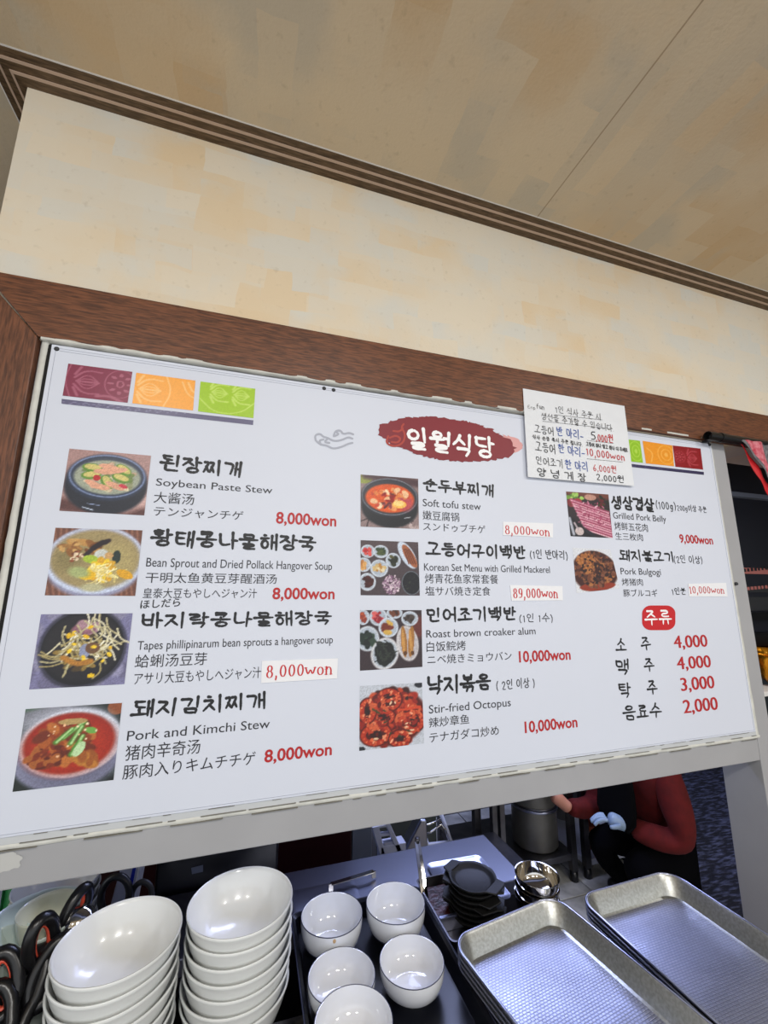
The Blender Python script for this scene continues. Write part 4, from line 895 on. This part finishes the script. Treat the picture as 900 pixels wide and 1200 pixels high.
# ---- small steel bowls
SB = [(0, .001), (.024, 0), (.034, .003), (.0425, .014), (.0455, .030), (.0462, .0375), (.0475, .038), (.0473, .0392), (.0452, .0388), (.0445, .030), (.0415, .0152), (.033, .0048), (0, .0022)]
c1 = atz(629, 1024, .90)
for k in range(3):
    z = .90-.0392-k*.0195
    if k == 0: sb = empty('steel_bowl', cat='bowl', group='small steel bowls nested beside the sizzling plates'); MB().lathe([(r*.98, h) for r, h in SB], 56).build('bowl_body', M['chrome'], sb, smooth=True, angle=.9); o = sb
    else: o = copy_tree(sb)
    o.location = (c1.x-.0012*k, c1.y+.0008*k, z); o['label'] = '%s small polished steel bowl beside the black plates' % ('upper', 'middle', 'lowest')[k]

# ---- sauce pan well between the trays
well = empty('sauce_pan', (.44, .13, ZC), label='dark steel pan of red sauce between the black tray and the iron plates', cat='pan')
loft([(.033, .085, .008, .0005), (.036, .09, .01, .030), (.039, .093, .012, .031), (.0355, .0895, .01, .031), (.032, .084, .008, .004)], M['steel_dark'], 'pan_body', well)
MB().box(-.031, .031, -.020, .083, .004, .017).build('red_sauce', M['food'], well, bevel=.003)
MB().box(-.0335, .0335, -.030, -.022, .004, .029).build('divider_bar', M['steel'], well, bevel=.001)
cl = empty('stainless_divider', (.46, .035, ZC), label='bright folded steel strip left of the near aluminium trays', cat='steel strip')
MB().box(-.05, .045, -.008, .004, 0.0, .006).build('strip', M['steel'], cl, bevel=.002)

# standing utensils between bowls and pan: tongs
tg = empty('steel_tongs', (.418, .20, ZC), label='steel tongs standing upright behind the rice bowls', cat='tongs')
pt, pb = at(489, 985, .24), at(500, 1068, .16)
for s in (-1, 1):
    MB().bar(pb+Vector((.006*s, .004*s, 0))-tg.location, pt+Vector((.003*s, 0, 0))-tg.location, .008, .0018, up=(0, 1, 0)).build('arm', M['chrome'], tg, bevel=.0004)
MB().tube([pt+Vector((0, 0, -.004))-tg.location, pt+Vector((0, 0, .006))-tg.location], .006, 12).build('hinge', M['steel_dark'], tg, smooth=True)

# flat steel handle behind the rice bowls
hd = empty('wire_handle_lid', (.20, .27, ZC), label='flat steel lid with a raised bent handle behind the rice bowls', cat='lid')
loft([(.075, .042, .01, .0004), (.078, .045, .012, .003), (.07, .037, .01, .0045)], M['steel'], 'lid_plate', hd)
a_, b_ = atz(388, 1036, .838), atz(438, 1021, .838)
MB().bar(a_-hd.location, b_-hd.location, .012, .002).build('handle', M['chrome'], hd, bevel=.0008)
for p in (a_, b_): MB().bar(p-hd.location, Vector((p.x, p.y, ZC+.004))-hd.location, .010, .002, up=(0, 1, 0)).build('handle_foot', M['chrome'], hd)

# ---- left cluster: bowls, scissors, ladle, holder
zo = atz(47, 1066, 1.0)
SMALL = [(r*.62, h*.62) for r, h in BIG]
ob = tag(empty('shallow_bowl', (zo.x-.01, zo.y+.02, .93)), 'wide pale bowl holding a small cream bowl, at the left edge under the board', 'bowl')
zz = atz(44, 1072, .985); ob.location = (zz.x, zz.y, .985-.055)
MB().lathe([(r*.80, h*.86) for r, h in BIG], 64).build('bowl_body', M['greenish'], ob, smooth=True, angle=1.2)
cb = tag(empty('cream_bowl', (zz.x+.012, zz.y+.004, .938)), 'small cream bowl nested inside the wide pale bowl', 'bowl')
MB().lathe([(r*.50, h*.84) for r, h in BIG], 48).build('bowl_body', M['cream'], cb, smooth=True, angle=1.2)
for k in range(5):
    o = copy_tree(ob); o.location = (zz.x+.001*k, zz.y, .93-.018*(k+1)); o['label'] = '%s pale bowl down under the cream bowl at the left edge' % ordn[k+1]; o['group'] = 'pale bowls stacked under the cream bowl'
ob['group'] = 'pale bowls stacked under the cream bowl'
z2 = atz(92, 1037, .985)
for k, o in stack_bowls((62, 1052), .995, 5, .0185, '', scale=.85, seed=9, mt='white_bowl', group='white bowls stacked behind the cream bowl', base='stacked_bowl'):
    q = atz(112, 1040, .94); o.location = (q.x-.070+.0005*k, q.y+.02, o.location.z-.04); o['label'] = '%s white bowl of the stack behind the cream bowl, half under the rail' % ordn[k]
zg = atz(8, 1108, .965)
for k in range(4):
    o = copy_tree(ob); o.location = (zg.x-.012, zg.y, .965-.055-.02*k); o.scale = (.72, .72, 1); o['label'] = '%s small pale green bowl at the left edge below the cream bowl' % ordn[k]; o['group'] = 'small pale green bowls at the left edge'

hold = empty('utensil_holder', (-.262, -.04, ZC), label='open steel box holding the black-handled scissors', cat='utensil holder')
loft([(.066, .115, .01, .0005), (.068, .117, .012, .075), (.0695, .1185, .013, .076), (.0665, .1155, .011, .075), (.0645, .1135, .01, .003)], M['steel_dark'], 'box_body', hold)
def scissors(two):
    s_ = empty('scissors', cat='scissors')
    def loop(cx, cz, rx, rz_, tilt):
        return [(cx+rx*math.cos(t)*math.cos(tilt)-rz_*math.sin(t)*math.sin(tilt), 0, cz+rx*math.cos(t)*math.sin(tilt)+rz_*math.sin(t)*math.cos(tilt)) for t in [k*math.pi/12 for k in range(24)]]
    for sd in (-1, 1):
        y = .0025*sd
        MB().tube([(x, y, z) for x, _, z in loop(.021*sd, .0, .0140, .027, -.32*sd)], .0068, 9, True).build('handle', M['black_plastic'], s_, smooth=True)
        if two: MB().tube([(x, y, z) for x, _, z in loop(.0205*sd, .0, .0085, .0205, -.32*sd)], .0030, 6, True).build('handle_lining', M['orange'], s_, smooth=True)
        MB().bar((.012*sd, y, -.026), (-.004*sd, y, -.062), .011, .006, up=(0, 1, 0)).build('shank', M['black_plastic'], s_, bevel=.001)
        MB().prism([(-.009, 0), (.005, 0), (.001, -.08), (-.002, -.085)], -.0008, .0008, lambda x, z, t: (x*sd, y+t, z-.055)).build('blade', M['steel'], s_, recalc=True)
    return s_
pr = {False: scissors(False), True: scissors(True)}; used = {False: False, True: False}
for uv, z, two, rz, tx, ty, lab in (((68, 1088), .985, True, 1.3, .1, .05, 'black scissors with orange lined loops between the pale bowls and the bowl stack'),
                            ((31, 1146), .955, True, .5, -.4, .1, 'scissors lying over the holder edge below the orange lined pair'), ((4, 1166), .940, False, .3, -.6, -.2, 'plain black scissors at the very left edge of the photo'),
                            ((22, 1192), .925, False, .6, -.7, .25, 'plain black scissors lowest in the holder, beside the bowl stack')):
    o = pr[two] if not used[two] else copy_tree(pr[two]); used[two] = True
    c = atz(*uv, z); o.location = c; o.scale = (1.3,)*3; o.rotation_euler = (tx, ty, rz-YAW); o['label'] = lab; o['group'] = 'scissors in the steel holder'
ld = empty('serving_ladle', atz(92, 1081, .978), label='round steel ladle head between the scissors and the left bowl stack', cat='ladle')
MB().lathe([(0, .016), (.012, .0148), (.021, .008), (.0245, 0), (.0235, 0), (.020, .0068), (.011, .0132), (0, .0145)], 32).build('ladle_head', M['chrome'], ld, smooth=True); ld.rotation_euler = (.7, .5, 0)
MB().tube([(0, .0, .012), (-.03, -.03, -.03), (-.045, -.035, -.10)], .003, 8).build('handle', M['chrome'], ld, smooth=True)
# two black utensil handles behind the left stack
for i, (uv, r, lab) in enumerate((((135, 1050), .026, 'large loop of a black rubber ladle handle behind the left bowl stack'), ((166, 1050), .019, 'smaller grey black loop handle behind the left bowl stack'))):
    c = at(*uv, .215); o = empty('looped_ladle', c, label=lab, cat='ladle'); o.rotation_euler.z = -.25
    pts = [(r*math.cos(t), 0, r*1.25*math.sin(t)) for t in [math.radians(-50+280*k/18) for k in range(19)]]
    pts = [(r*.9, 0, -.095)]+pts[:-1]+[(-r*.9, 0, -.095)]
    MB().tube(pts, .0065-.0015*i, 9).build('loop_handle', M['black_plastic'] if i == 0 else M['darkgrey'], o, smooth=True)
    MB().box(-r-.004, r+.004, -.01, .01, -.105, -.09).build('ladle_neck', M['steel_dark'], o, bevel=.002)
    MB().lathe([(0, 0), (.03, .001), (.034, .014), (.032, .014), (.028, .003), (0, .002)], 24, (0, 0, c.z*-1+ZC+.0005+.0)).build('ladle_cup', M['steel_dark'], o, smooth=True)
    MB().bar((0, 0, -.1), (0, 0, ZC-c.z+.002), .006).build('stem', M['steel_dark'], o)

# ---- things standing behind on the steel worktop, left end
a = at(128, 1062, .30)
bg = empty('striped_bag', (a.x+.03, .33, ZC), rz=-.25, label='pale grey bag with a blue stripe behind the black loop handle', cat='bag')
MB().prism([(-.040, 0), (.012, 0), (.022, .10), (.034, .19), (-.005, .19), (-.022, .10)], -.012, .012, lambda x, z, t: (x, t, z)).build('bag_body', M['white_plastic'], bg, recalc=True, bevel=.004)
MB().prism([(-.005, .002), (.001, .002), (.022, .189), (.015, .189)], -.0135, -.0124, lambda x, z, t: (x, t, z)).build('blue_stripe', M['blue'], bg, recalc=True)
MB().prism([(.006, .002), (.008, .002), (.030, .189), (.027, .189)], -.0135, -.0124, lambda x, z, t: (x, t, z)).build('seam', M['white_ink'], bg, recalc=True)
a = at(215, 1040, .345)
bx = empty('black_appliance', (-.02, .395, 0), label='glossy black box with a small grey sticker behind the bowl stacks', cat='appliance')
MB().box(-.15, .125, .001, .09, 0, 1.24).build('box_body', M['black'], bx, bevel=.006)
s_ = [at(u, v, .3945)-bx.location for u, v in ((224, 1017), (238, 1013.5), (238, 1021.5), (225, 1024.5))]
MB().add([(p.x, -.0006, p.z) for p in s_], [(3, 2, 1, 0)]).build('grey_sticker', M['greypaint'], bx)
for i, (u, v) in enumerate(((8, 1046), (24, 1045))):
    a = at(u, v, .36); o = tag(MB().lathe([(0, 0), (.028, 0), (.031, .01), (.031, .16), (.02, .19), (.012, .2), (.012, .22), (0, .221)], 24).build('green_bottle', M['green'], None, smooth=True, angle=.8, loc=(a.x-.02+.03*i, .35-.0*i, ZC)), ('leftmost green plastic bottle', 'second green plastic bottle')[i]+' behind the pale bowls at the left edge', 'bottle', 'green bottles at the left edge')

# ---- cabinets behind the worktop
mc = empty('maroon_cabinet', (.2, .75, 0), label='dark maroon cabinet front behind the steel worktop', cat='cabinet')
MB().box(-.55, .345-.0, 0, .4, 0, 1.7).build('cabinet_body', M['maroon'], mc, bevel=.004)
xr = at(411, 1000, .75).x-.2; mc.children[0].scale.x = 1; 
x0_ = at(412, 1000, .75).x; x1_ = at(436, 985, .75).x
mc.children[0].data.transform(Matrix.Translation((x0_-.2-.345, 0, 0)))
gp = empty('grey_cabinet', ((x0_+x1_)/2, .75, 0), label='narrow grey cabinet side between the maroon cabinet and the plastic rack', cat='cabinet')
MB().box(-(x1_-x0_)/2+.002, (x1_-x0_)/2, .001, .4, 0, 1.7).build('cabinet_body', M['greypaint'], gp, bevel=.003)
# plastic rack with slots, colander, dish frame on a low table
lt = empty('low_side_table', (.95, 1.0, 0), label='low dark table carrying the white rack and basket', cat='table')
MB().box(-.33, .25, -.2, .2, .33, .36).build('tabletop', M['steel_dark'], lt, bevel=.003)
for x in (-.31, .23):
    for y in (-.18, .18): MB().box(x-.015, x+.015, y-.015, y+.015, 0, .33).build('leg', M['steel_dark'], lt)
def plane_quad(name, px, y, th, m, parent, hole=None):
    p = [at(u, v, y) for u, v in px]; l = parent.matrix_basis.translation
    return MB().prism([(q.x-l.x, q.z-l.z) for q in p], y-l.y, y-l.y+th, lambda x, z, t: (x, t, z)).build(name, m, parent, recalc=True, bevel=.002)
rk = empty('plastic_rack', (at(460, 985, .86).x, .88, .36), label='white slotted plastic rack leaning behind the worktop', cat='rack')
y = .86
plane_quad('side_rail', [(436, 970), (444, 968), (452, 1003), (446, 1004)], y, .03, M['white_plastic'], rk)
plane_quad('side_rail', [(452, 966), (457, 965), (472, 998), (466, 1000)], y, .03, M['white_plastic'], rk)
for v0, v1, du in ((966, 969, 0), (976, 979, 3), (986, 989, 7), (996, 1000, 10)): plane_quad('slat', [(443+du, v0+2), (456+du, v0), (457+du, v1), (444+du, v1+2)], y+.004, .02, M['white_plastic'], rk)
p_ = [at(446, 1000, y), at(470, 998, y)]
MB().box(min(p.x for p in p_)-rk.location.x, max(p.x for p in p_)-rk.location.x+.02, -.02, .03, 0.0, p_[0].z-.36+.02).build('foot', M['white_plastic'], rk, bevel=.003)
bs = empty('steel_basket', (at(485, 985, .95).x, .95, .36), label='flared grey steel basket beside the plastic rack', cat='basket')
h2 = at(485, 962, .95).z-.36+.01
MB().prism([(-.03, 0.0), (.055, 0.0), (.045, h2), (.02, h2+.005), (-.06, h2*.55)], -.03, .03, lambda x, z, t: (x, t, z)).build('basket_body', M['steel'], bs, recalc=True, bevel=.006)
df = empty('dish_frame', (at(515, 975, .98).x, 1.0, .36), label='white tube frame over a dark teal cloth right of the steel basket', cat='frame')
fr = [at(u, v, 1.0)-df.location for u, v in ((516, 952), (529, 986), (501, 990), (487, 950))]
MB().tube([(p.x, p.y, p.z) for p in fr], .009, 8).build('outer_tube', M['white_plastic'], df, smooth=True)
fr = [at(u, v, .99)-df.location for u, v in ((488, 969), (503, 966), (516, 960))]
MB().tube(fr, .004, 6).build('cross_wire', M['chrome'], df, smooth=True)
fr = [at(u, v, .99)-df.location for u, v in ((491, 978), (505, 975), (517, 966), (522, 972), (526, 986))]
MB().tube(fr, .004, 6).build('cross_wire', M['chrome'], df, smooth=True)
MB().box(fr[0].x, fr[-1].x, -.03, .03, -.0, .001).build('base_plate', M['steel_dark'], df)
tc_ = tag(MB().prism([(-.07, 0), (.06, 0), (.045, .05), (0, .075), (-.05, .05)], -.03, .03, lambda x, z, t: (x, t, z)).build('folded_cloth', M['teal'], None, recalc=True, bevel=.012), 'dark teal cloth heaped inside the white tube frame', 'cloth')
q = at(508, 988, .96); tc_.location = (q.x, .955, .36)

# ---- steel work tables at the back with a pot and the kneeling cook
def work_table(x0, x1, y0, y1, zs, label, shelf):
    t_ = empty('work_table', ((x0+x1)/2, (y0+y1)/2, 0), label=label, cat='table'); a, b_ = (x1-x0)/2, (y1-y0)/2
    MB().box(-a, a, -b_, b_, .80, .83).build('tabletop', M['steel_dark'], t_, bevel=.003)
    MB().box(-a+.01, a-.01, -b_+.01, b_-.01, zs-.03, zs).build('lower_shelf', shelf, t_, bevel=.003)
    for x in (-a+.02, a-.02):
        for y in (-b_+.02, b_-.02):
            MB().box(x-.017, x+.017, y-.017, y+.017, .05, .80).build('leg', M['steel_dark'], t_); MB().tube([(x, y, 0), (x, y, .05)], .021, 12).build('foot', M['black_plastic'], t_, smooth=True)
    return t_
ZS2 = at(715, 1000, 1.30).z
ZS = at(640, 1006, 1.30).z
work_table(1.14, 1.75, 1.28, 1.75, ZS, 'dark steel work table with the big stock pot on its lower shelf', M['steel_dark'])
work_table(1.80, 2.36, 1.28, 1.75, ZS2, 'steel work table with a pale lower shelf beside the cook in red', M['white_plastic'])
def pot(name, uvc, y, z, r, h, lab):
    x = at(*uvc, y).x; o = empty(name, (x, y, z), label=lab, cat='pot')
    MB().lathe([(0, 0), (r*.9, 0), (r, .012), (r, h*.97), (r*1.03, h), (r*.98, h), (r*.96, .02), (0, .015)], 48).build('pot_body', M['pot'], o, smooth=True, angle=.8)
    MB().tube([(r*1.02*math.cos(k*.1309), r*1.02*math.sin(k*.1309), h*.5) for k in range(48)], .007, 8, True).build('band', M['steel'], o, smooth=True)
    MB().tube([(r*1.0*math.cos(k*.1309), r*1.0*math.sin(k*.1309), h*.53) for k in range(48)], .005, 8, True).build('band', M['steel_dark'], o, smooth=True)
    for s in (-1, 1): MB().tube([(s*r, -.04, h*.85), (s*(r+.03), -.035, h*.86), (s*(r+.03), .035, h*.86), (s*r, .04, h*.85)], .006, 8).build('handle', M['steel'], o, smooth=True)
    return o
pot('stock_pot', (627, 980), 1.44, ZS, .122, .40, 'tall dented steel stock pot with a band round its middle, on the low shelf')
o = pot('dark_pot', (661, 980), 1.62, ZS, .06, .34, 'narrow dark pot behind the table legs, right of the stock pot')
cu = at(694, 985, 1.36); o = tag(MB().lathe([(0, 0), (.034, 0), (.044, .10), (.050, .10), (.050, .12), (.045, .12), (.036, .01), (0, .008)], 28).build('clay_tub', M['clay'], None, smooth=True, angle=.7, loc=(cu.x+.012, 1.38, ZS2)), 'orange brown clay tub on the pale shelf by the gloved hand', 'tub')
dk = tag(MB().box(2.02, 2.30, 1.66, 1.70, ZS2+.001, .72).build('dark_infill', M['black'], None, bevel=.01), 'black crate added as the darkness at the back of the pale shelf', 'infill')  # thin black sheet added to stand for the darkness behind the table
db = tag(MB().box(.75, 1.10, 1.66, 1.70, 0, .9).build('grey_board', M['kitchen_wall'], None, bevel=.004), 'greenish grey board leaning left of the stock pot table', 'board')
for i, u in enumerate((579, 588)):
    x = at(u, 990, 1.22).x; tag(MB().box(x-.014, x+.014, 1.20, 1.23, 0, 1.25).build('steel_upright', M['steel_dark'], None, bevel=.002), ('left', 'right')[i]+' of two thin steel uprights before the stock pot table', 'upright')

mt = tag(MB().box(2.12, 4.6, .45, 3.3, .002, .016).build('floor_mat', M['coil'], None, bevel=.003), 'dark navy coiled vinyl mat covering the floor behind the right tray', 'mat')

# ---- the cook, squatting and reaching to the shelf
def skinned(name, joints, edges, m, parent, sub=2, root=0):
    me = bpy.data.meshes.new(name); me.from_pydata([j[:3] for j in joints], edges, []); me.update(); me.materials.append(m)
    o = bpy.data.objects.new(name, me); link(o, parent); md = o.modifiers.new('skin', 'SKIN'); md.use_smooth_shade = True
    for i, j in enumerate(joints):
        r = j[3]; me.skin_vertices[0].data[i].radius = (r, r) if not isinstance(r, tuple) else r
        me.skin_vertices[0].data[i].use_root = (i == root)
    s_ = o.modifiers.new('smooth', 'SUBSURF'); s_.levels = sub; s_.render_levels = sub
    return o
PX, PY = 1.965, 1.03
cook = empty('person', (PX, PY, .016), label='person in red jacket and black apron squatting by the low shelf, wearing a pale glove', cat='person')
# local coords: faces -x
body = [(.10, 0, .30, .13), (.06, .0, .45, .12), (-.02, .0, .62, .14), (-.06, 0, .72, .09), (-.11, .0, .80, .05), (-.16, 0, .88, .075), (-.17, 0, .95, .07)]
skinned('body', body, [(0, 1), (1, 2), (2, 3), (3, 4), (4, 5), (5, 6)], M['skin'], cook)
J = [(.10, 0, .31, .145), (.06, 0, .46, .14), (-.02, 0, .62, .155), (-.06, 0, .71, .10), (-.09, 0, .76, .06),
     (-.03, -.17, .64, .075), (-.03, -.215, .47, .068), (-.01, -.21, .365, .066), (-.09, -.15, .365, .058), (-.165, -.06, .385, .046),
     (-.03, .17, .64, .075), (-.06, .21, .48, .066), (-.12, .20, .36, .058), (-.24, .17, .37, .05), (-.33, .15, .40, .042)]
skinned('red_jacket', J, [(0, 1), (1, 2), (2, 3), (3, 4), (2, 5), (5, 6), (6, 7), (7, 8), (8, 9), (2, 10), (10, 11), (11, 12), (12, 13), (13, 14)], M['red_cloth'], cook, 2)
T = [(.11, 0, .27, .13), (.0, -.10, .26, .095), (-.22, -.13, .33, .075), (-.13, -.13, .18, .06), (-.04, -.13, .06, .045), (.0, .10, .26, .095), (-.22, .13, .33, .075), (-.13, .13, .18, .06), (-.04, .13, .06, .045)]
T = [(.11, 0, .27, .13), (.0, -.09, .24, .09), (-.20, -.10, .24, .07), (-.13, -.10, .13, .055), (-.05, -.10, .05, .045), (.0, .10, .24, .09), (-.20, .12, .24, .07), (-.13, .12, .13, .055), (-.05, .12, .05, .045)]
skinned('trousers', T, [(0, 1), (1, 2), (2, 3), (3, 4), (0, 5), (5, 6), (6, 7), (7, 8)], M['dark_cloth'], cook, 2)
for s in (-.10, .12): skinned('shoe', [(.0, s, .035, .035), (-.08, s, .032, .038), (-.15, s, .028, .03)], [(0, 1), (1, 2)], M['black_plastic'], cook, 1)
skinned('apron', [(-.16, 0, .66, (.10, .02)), (-.17, 0, .48, (.13, .02)), (-.20, 0, .34, (.14, .02))], [(0, 1), (1, 2)], M['apron'], cook, 1)
# gloved hand: cuff, palm, five fingers
def hand_mesh(name, w, m, d, parent, mirror=1):
    o = w; d = d.normalized(); sd = d.cross(Vector((0, 0, 1))).normalized()*mirror; n = sd.cross(d)
    js = [(*(o-d*.03), .034), (*o, .028), (*(o+d*.045), (.036)), (*(o+d*.08), .034)]; es = [(0, 1), (1, 2), (2, 3)]
    skinned(name, js, es, m, parent, 2)
    for i, (off, ln) in enumerate(((-.027, .062), (-.009, .072), (.009, .068), (.026, .054))):
        b0 = o+d*.085+sd*off; b1 = b0+d*ln*.45-n*.008; b2 = b1+d*ln*.3-n*.018; b3 = b2+d*ln*.15-n*.02
        skinned('finger', [(*b0, .0105), (*b1, .0098), (*b2, .009), (*b3, .008)], [(0, 1), (1, 2), (2, 3)], m, parent, 1)
    b0 = o+d*.03-sd*.032; b1 = b0+d*.03-sd*.022-n*.006; b2 = b1+d*.028-sd*.006-n*.01
    skinned('thumb', [(*b0, .012), (*b1, .011), (*b2, .009)], [(0, 1), (1, 2)], m, parent, 1)
hand_mesh('glove', Vector((-.182, -.05, .390)), M['glove'], Vector((-.7, .35, .25)), cook)
hand_mesh('hand', Vector((-.36, .145, .415)), M['skin'], Vector((-.55, .25, .5)), cook, -1)
# head details
for s in (-1, 1):
    MB().lathe([(0, .006), (.004, .005), (.006, 0)], 10, (0, 0, 0)).build('eye', M['black_plastic'], cook, smooth=True, loc=(-.245, .028*s, .925)).rotation_euler = (0, -math.pi/2, 0)
    MB().tube([(-.17, .072*s, .90), (-.165, .08*s, .925), (-.16, .075*s, .94)], [.008, .012, .006], 8).build('ear', M['skin'], cook, smooth=True)
MB().tube([(-.24, 0, .93), (-.262, 0, .905), (-.245, 0, .898)], [.006, .012, .008], 8).build('nose', M['skin'], cook, smooth=True)
MB().tube([(-.236, -.02, .875), (-.243, 0, .873), (-.236, .02, .875)], .004, 6).build('mouth', M['red_cloth'], cook, smooth=True)
skinned('hair', [(-.15, 0, .97, .08), (-.11, 0, .93, .07), (-.09, 0, .89, .05)], [(0, 1), (1, 2)], M['hair'], cook, 2)

# ---------------------------------------------------------------- right opening: rod, valance, dark cabinets
rod = empty('curtain_rod', (1.6, -.025, 1.925), label='black hollow curtain rod under the brown casing, right of the board', cat='curtain rod')
zr = at(832, 511, -.03).z; xr0 = at(829, 510, -.03).x
mb = MB(); n = 16; R0, R1 = .0125, .0105
vs = [(x, r*math.cos(k*2*math.pi/n), r*math.sin(k*2*math.pi/n)) for x, r in ((xr0-1.6, R1), (xr0-1.6, R0), (1.2, R0), (1.2, 0), ) for k in range(n)]
vs += [(xr0-1.6+.05, R1*math.cos(k*2*math.pi/n), R1*math.sin(k*2*math.pi/n)) for k in range(n)]
fs = [(i*n+k, (i+1)*n+k, (i+1)*n+(k+1) % n, i*n+(k+1) % n) for i in (0, 1) for k in range(n)]+[(4*n+k, k, (k+1) % n, 4*n+(k+1) % n) for k in range(n)]+[tuple(4*n+k for k in range(n)), tuple(2*n+k for k in range(n-1, -1, -1))]
o = mb.add(vs, fs).build('rod_tube', M['black_plastic'], rod, smooth=True, angle=.8); rod.location = (1.6, -.03, zr)
MB().tube([(xr0-1.6+.045, 0, 0), (xr0-1.6+.058, 0, 0)], .0142, 16).build('rod_collar', M['black_plastic'], rod, smooth=True, angle=.8)
MB().box(xr0-1.6+.02, xr0-1.6+.03, .0, .03, -.01, .008).build('bracket', M['darkgrey'], rod)
# patterned valance gathered to the right
cx0 = at(865, 520, -.03).x
cv = empty('patterned_curtain', (cx0, -.03, zr), label='red and grey patterned curtain gathered on the black rod at the right edge', cat='curtain')
def cloth(name, f0, f1, m, nx=40, nz=30):
    """strip of cloth between left edge f0(t) and right edge f1(t), t = 0 top .. 1 bottom, with folds"""
    vs = []
    for j in range(nz+1):
        t_ = j/nz; a, b_ = f0(t_), f1(t_)
        for i in range(nx+1):
            s_ = i/nx; x = a+(b_-a)*s_; vs.append((x, -.012-.0025*math.sin(x*120+t_*1.5)-.004*math.sin(x*33), -.002-t_*.42))
    fs = [(j*(nx+1)+i, (j+1)*(nx+1)+i, (j+1)*(nx+1)+i+1, j*(nx+1)+i+1) for j in range(nz) for i in range(nx)]
    o = MB().add(vs, fs).build(name, m, cv, smooth=True); o.modifiers.new('thickness', 'SOLIDIFY').thickness = .0012; return o
M['cloth_red'] = mat('red_patterned_cloth', 'b23648', .8, noise=(90, 0), col2='d0808a', bump=(200, .5, .001)); M['cloth_grey'] = mat('grey_patterned_cloth', '77777a', .8, noise=(90, 0), col2='4d4d50', bump=(200, .5, .001)); M['cloth_bright'] = mat('bright_red_cloth', 'c2151c', .6)
dg = lambda t_: .0+t_*.34
cloth('grey_edge', lambda t_: dg(t_)-.004, lambda t_: dg(t_)+.007, M['cloth_grey'], 6)
cloth('red_panel', lambda t_: dg(t_)+.007, lambda t_: max(.080+t_*.10, dg(t_)+.017), M['cloth_red'], 20)
cloth('grey_panel', lambda t_: max(.080+t_*.10, dg(t_)+.017), lambda t_: max(.26, dg(t_)+.03), M['cloth_grey'], 30)
cloth('red_panel', lambda t_: max(.26, dg(t_)+.03), lambda t_: .55, M['cloth_red'], 30)
o = cloth('red_lining', lambda t_: dg(t_)-.030*min(1, max(0, t_-.04)*5)-.001, lambda t_: dg(t_)+.004, M['cloth_bright'], 6); o.location.y = .012
# dark wall cabinets / shelves seen through the right opening
def px_box(name, uv0, uv1, y, depth, m, parent, bevel=.002):
    a, b_ = at(*uv0, y), at(*uv1, y); l = parent.location
    return MB().box(a.x-l.x, b_.x-l.x, y-l.y, y-l.y+depth, min(a.z, b_.z)-l.z, max(a.z, b_.z)-l.z).build(name, m, parent, bevel=bevel)
hc = empty('dark_cabinet', (2.0, .72, 1.0), label='tall dark cabinet seen through the opening right of the white post', cat='cabinet')
Yk = .70
zt, zb_ = 1.93+.35, at(880, 742, Yk).z
xa = at(846, 600, Yk).x-.25
l = hc.location
MB().box(xa-l.x, 3.2-l.x, Yk+.02-l.y, Yk+.45-l.y, zb_-l.z, 2.3-l.z).build('cabinet_body', M['darkcab'], hc, bevel=.004)
for (v0, v1, m_, nm, d) in ((578, 583, 'greypaint', 'steel_trim', .03), (665, 672, 'pink', 'label_strip', .004), (687, 694, 'darkgrey', 'label_strip', .004), (718, 727, 'black', 'shelf_edge', .03), (700, 716, 'darkgrey', 'lower_panel', .006)):
    z1, z0 = at(872, v0, Yk).z, at(872, v1, Yk).z
    MB().box(xa-l.x, 3.2-l.x, Yk+.02-d-l.y, Yk+.0195-l.y, z0-l.z, z1-l.z).build(nm, M[m_], hc)
MB().box(xa-l.x, 3.2-l.x, Yk-.02-l.y, Yk+.0195-l.y, zb_-.06-l.z, zb_-l.z).build('base_rail', M['black'], hc)
rs = random.Random(3)
for v, mm in ((668.5, 'black'), (690.5, 'gold')):
    for k in range(9):
        a = at(872+k*4.2, v-k*.4, Yk); MB().box(a.x-.006, a.x+.004+rs.random()*.006, Yk+.012, Yk+.0155, a.z-.008, a.z+.008).build('printed_mark', M['ink'] if mm == 'black' else M['pink'], hc).matrix_parent_inverse = Matrix.Translation(hc.location).inverted()
gz = at(895, 803, .70).z
wc = tag(MB().box(1.72, 3.2, .60, .715, gz-.0205, gz-.0005).build('white_shelf', M['white'], None, bevel=.003), 'bright white shelf under the brass pan at the right edge', 'shelf')
g = at(900, 765, .62)
go = empty('brass_pan', (g.x+.12, .655, gz), label='shiny golden brass pan at the right edge beside the white post', cat='pan')
MB().lathe([(0, 0), (.04, 0), (.09, .05), (.125, .13), (.127, .19), (.122, .19), (.115, .12), (.08, .055), (0, .01)], 48).build('pan_body', M['gold'], go, smooth=True)
for s in (-1, 1): MB().tube([(s*.122, -.03, .15), (s*.15, -.025, .16), (s*.15, .025, .16), (s*.122, .03, .15)], .005, 8).build('handle', M['gold'], go, smooth=True)
area('kitchen_spot', (1.95, .35, 1.85), .15, 2.5, (1, .97, .92), (2.0, .8, 1.2), .15)
bpy.context.view_layer.update()
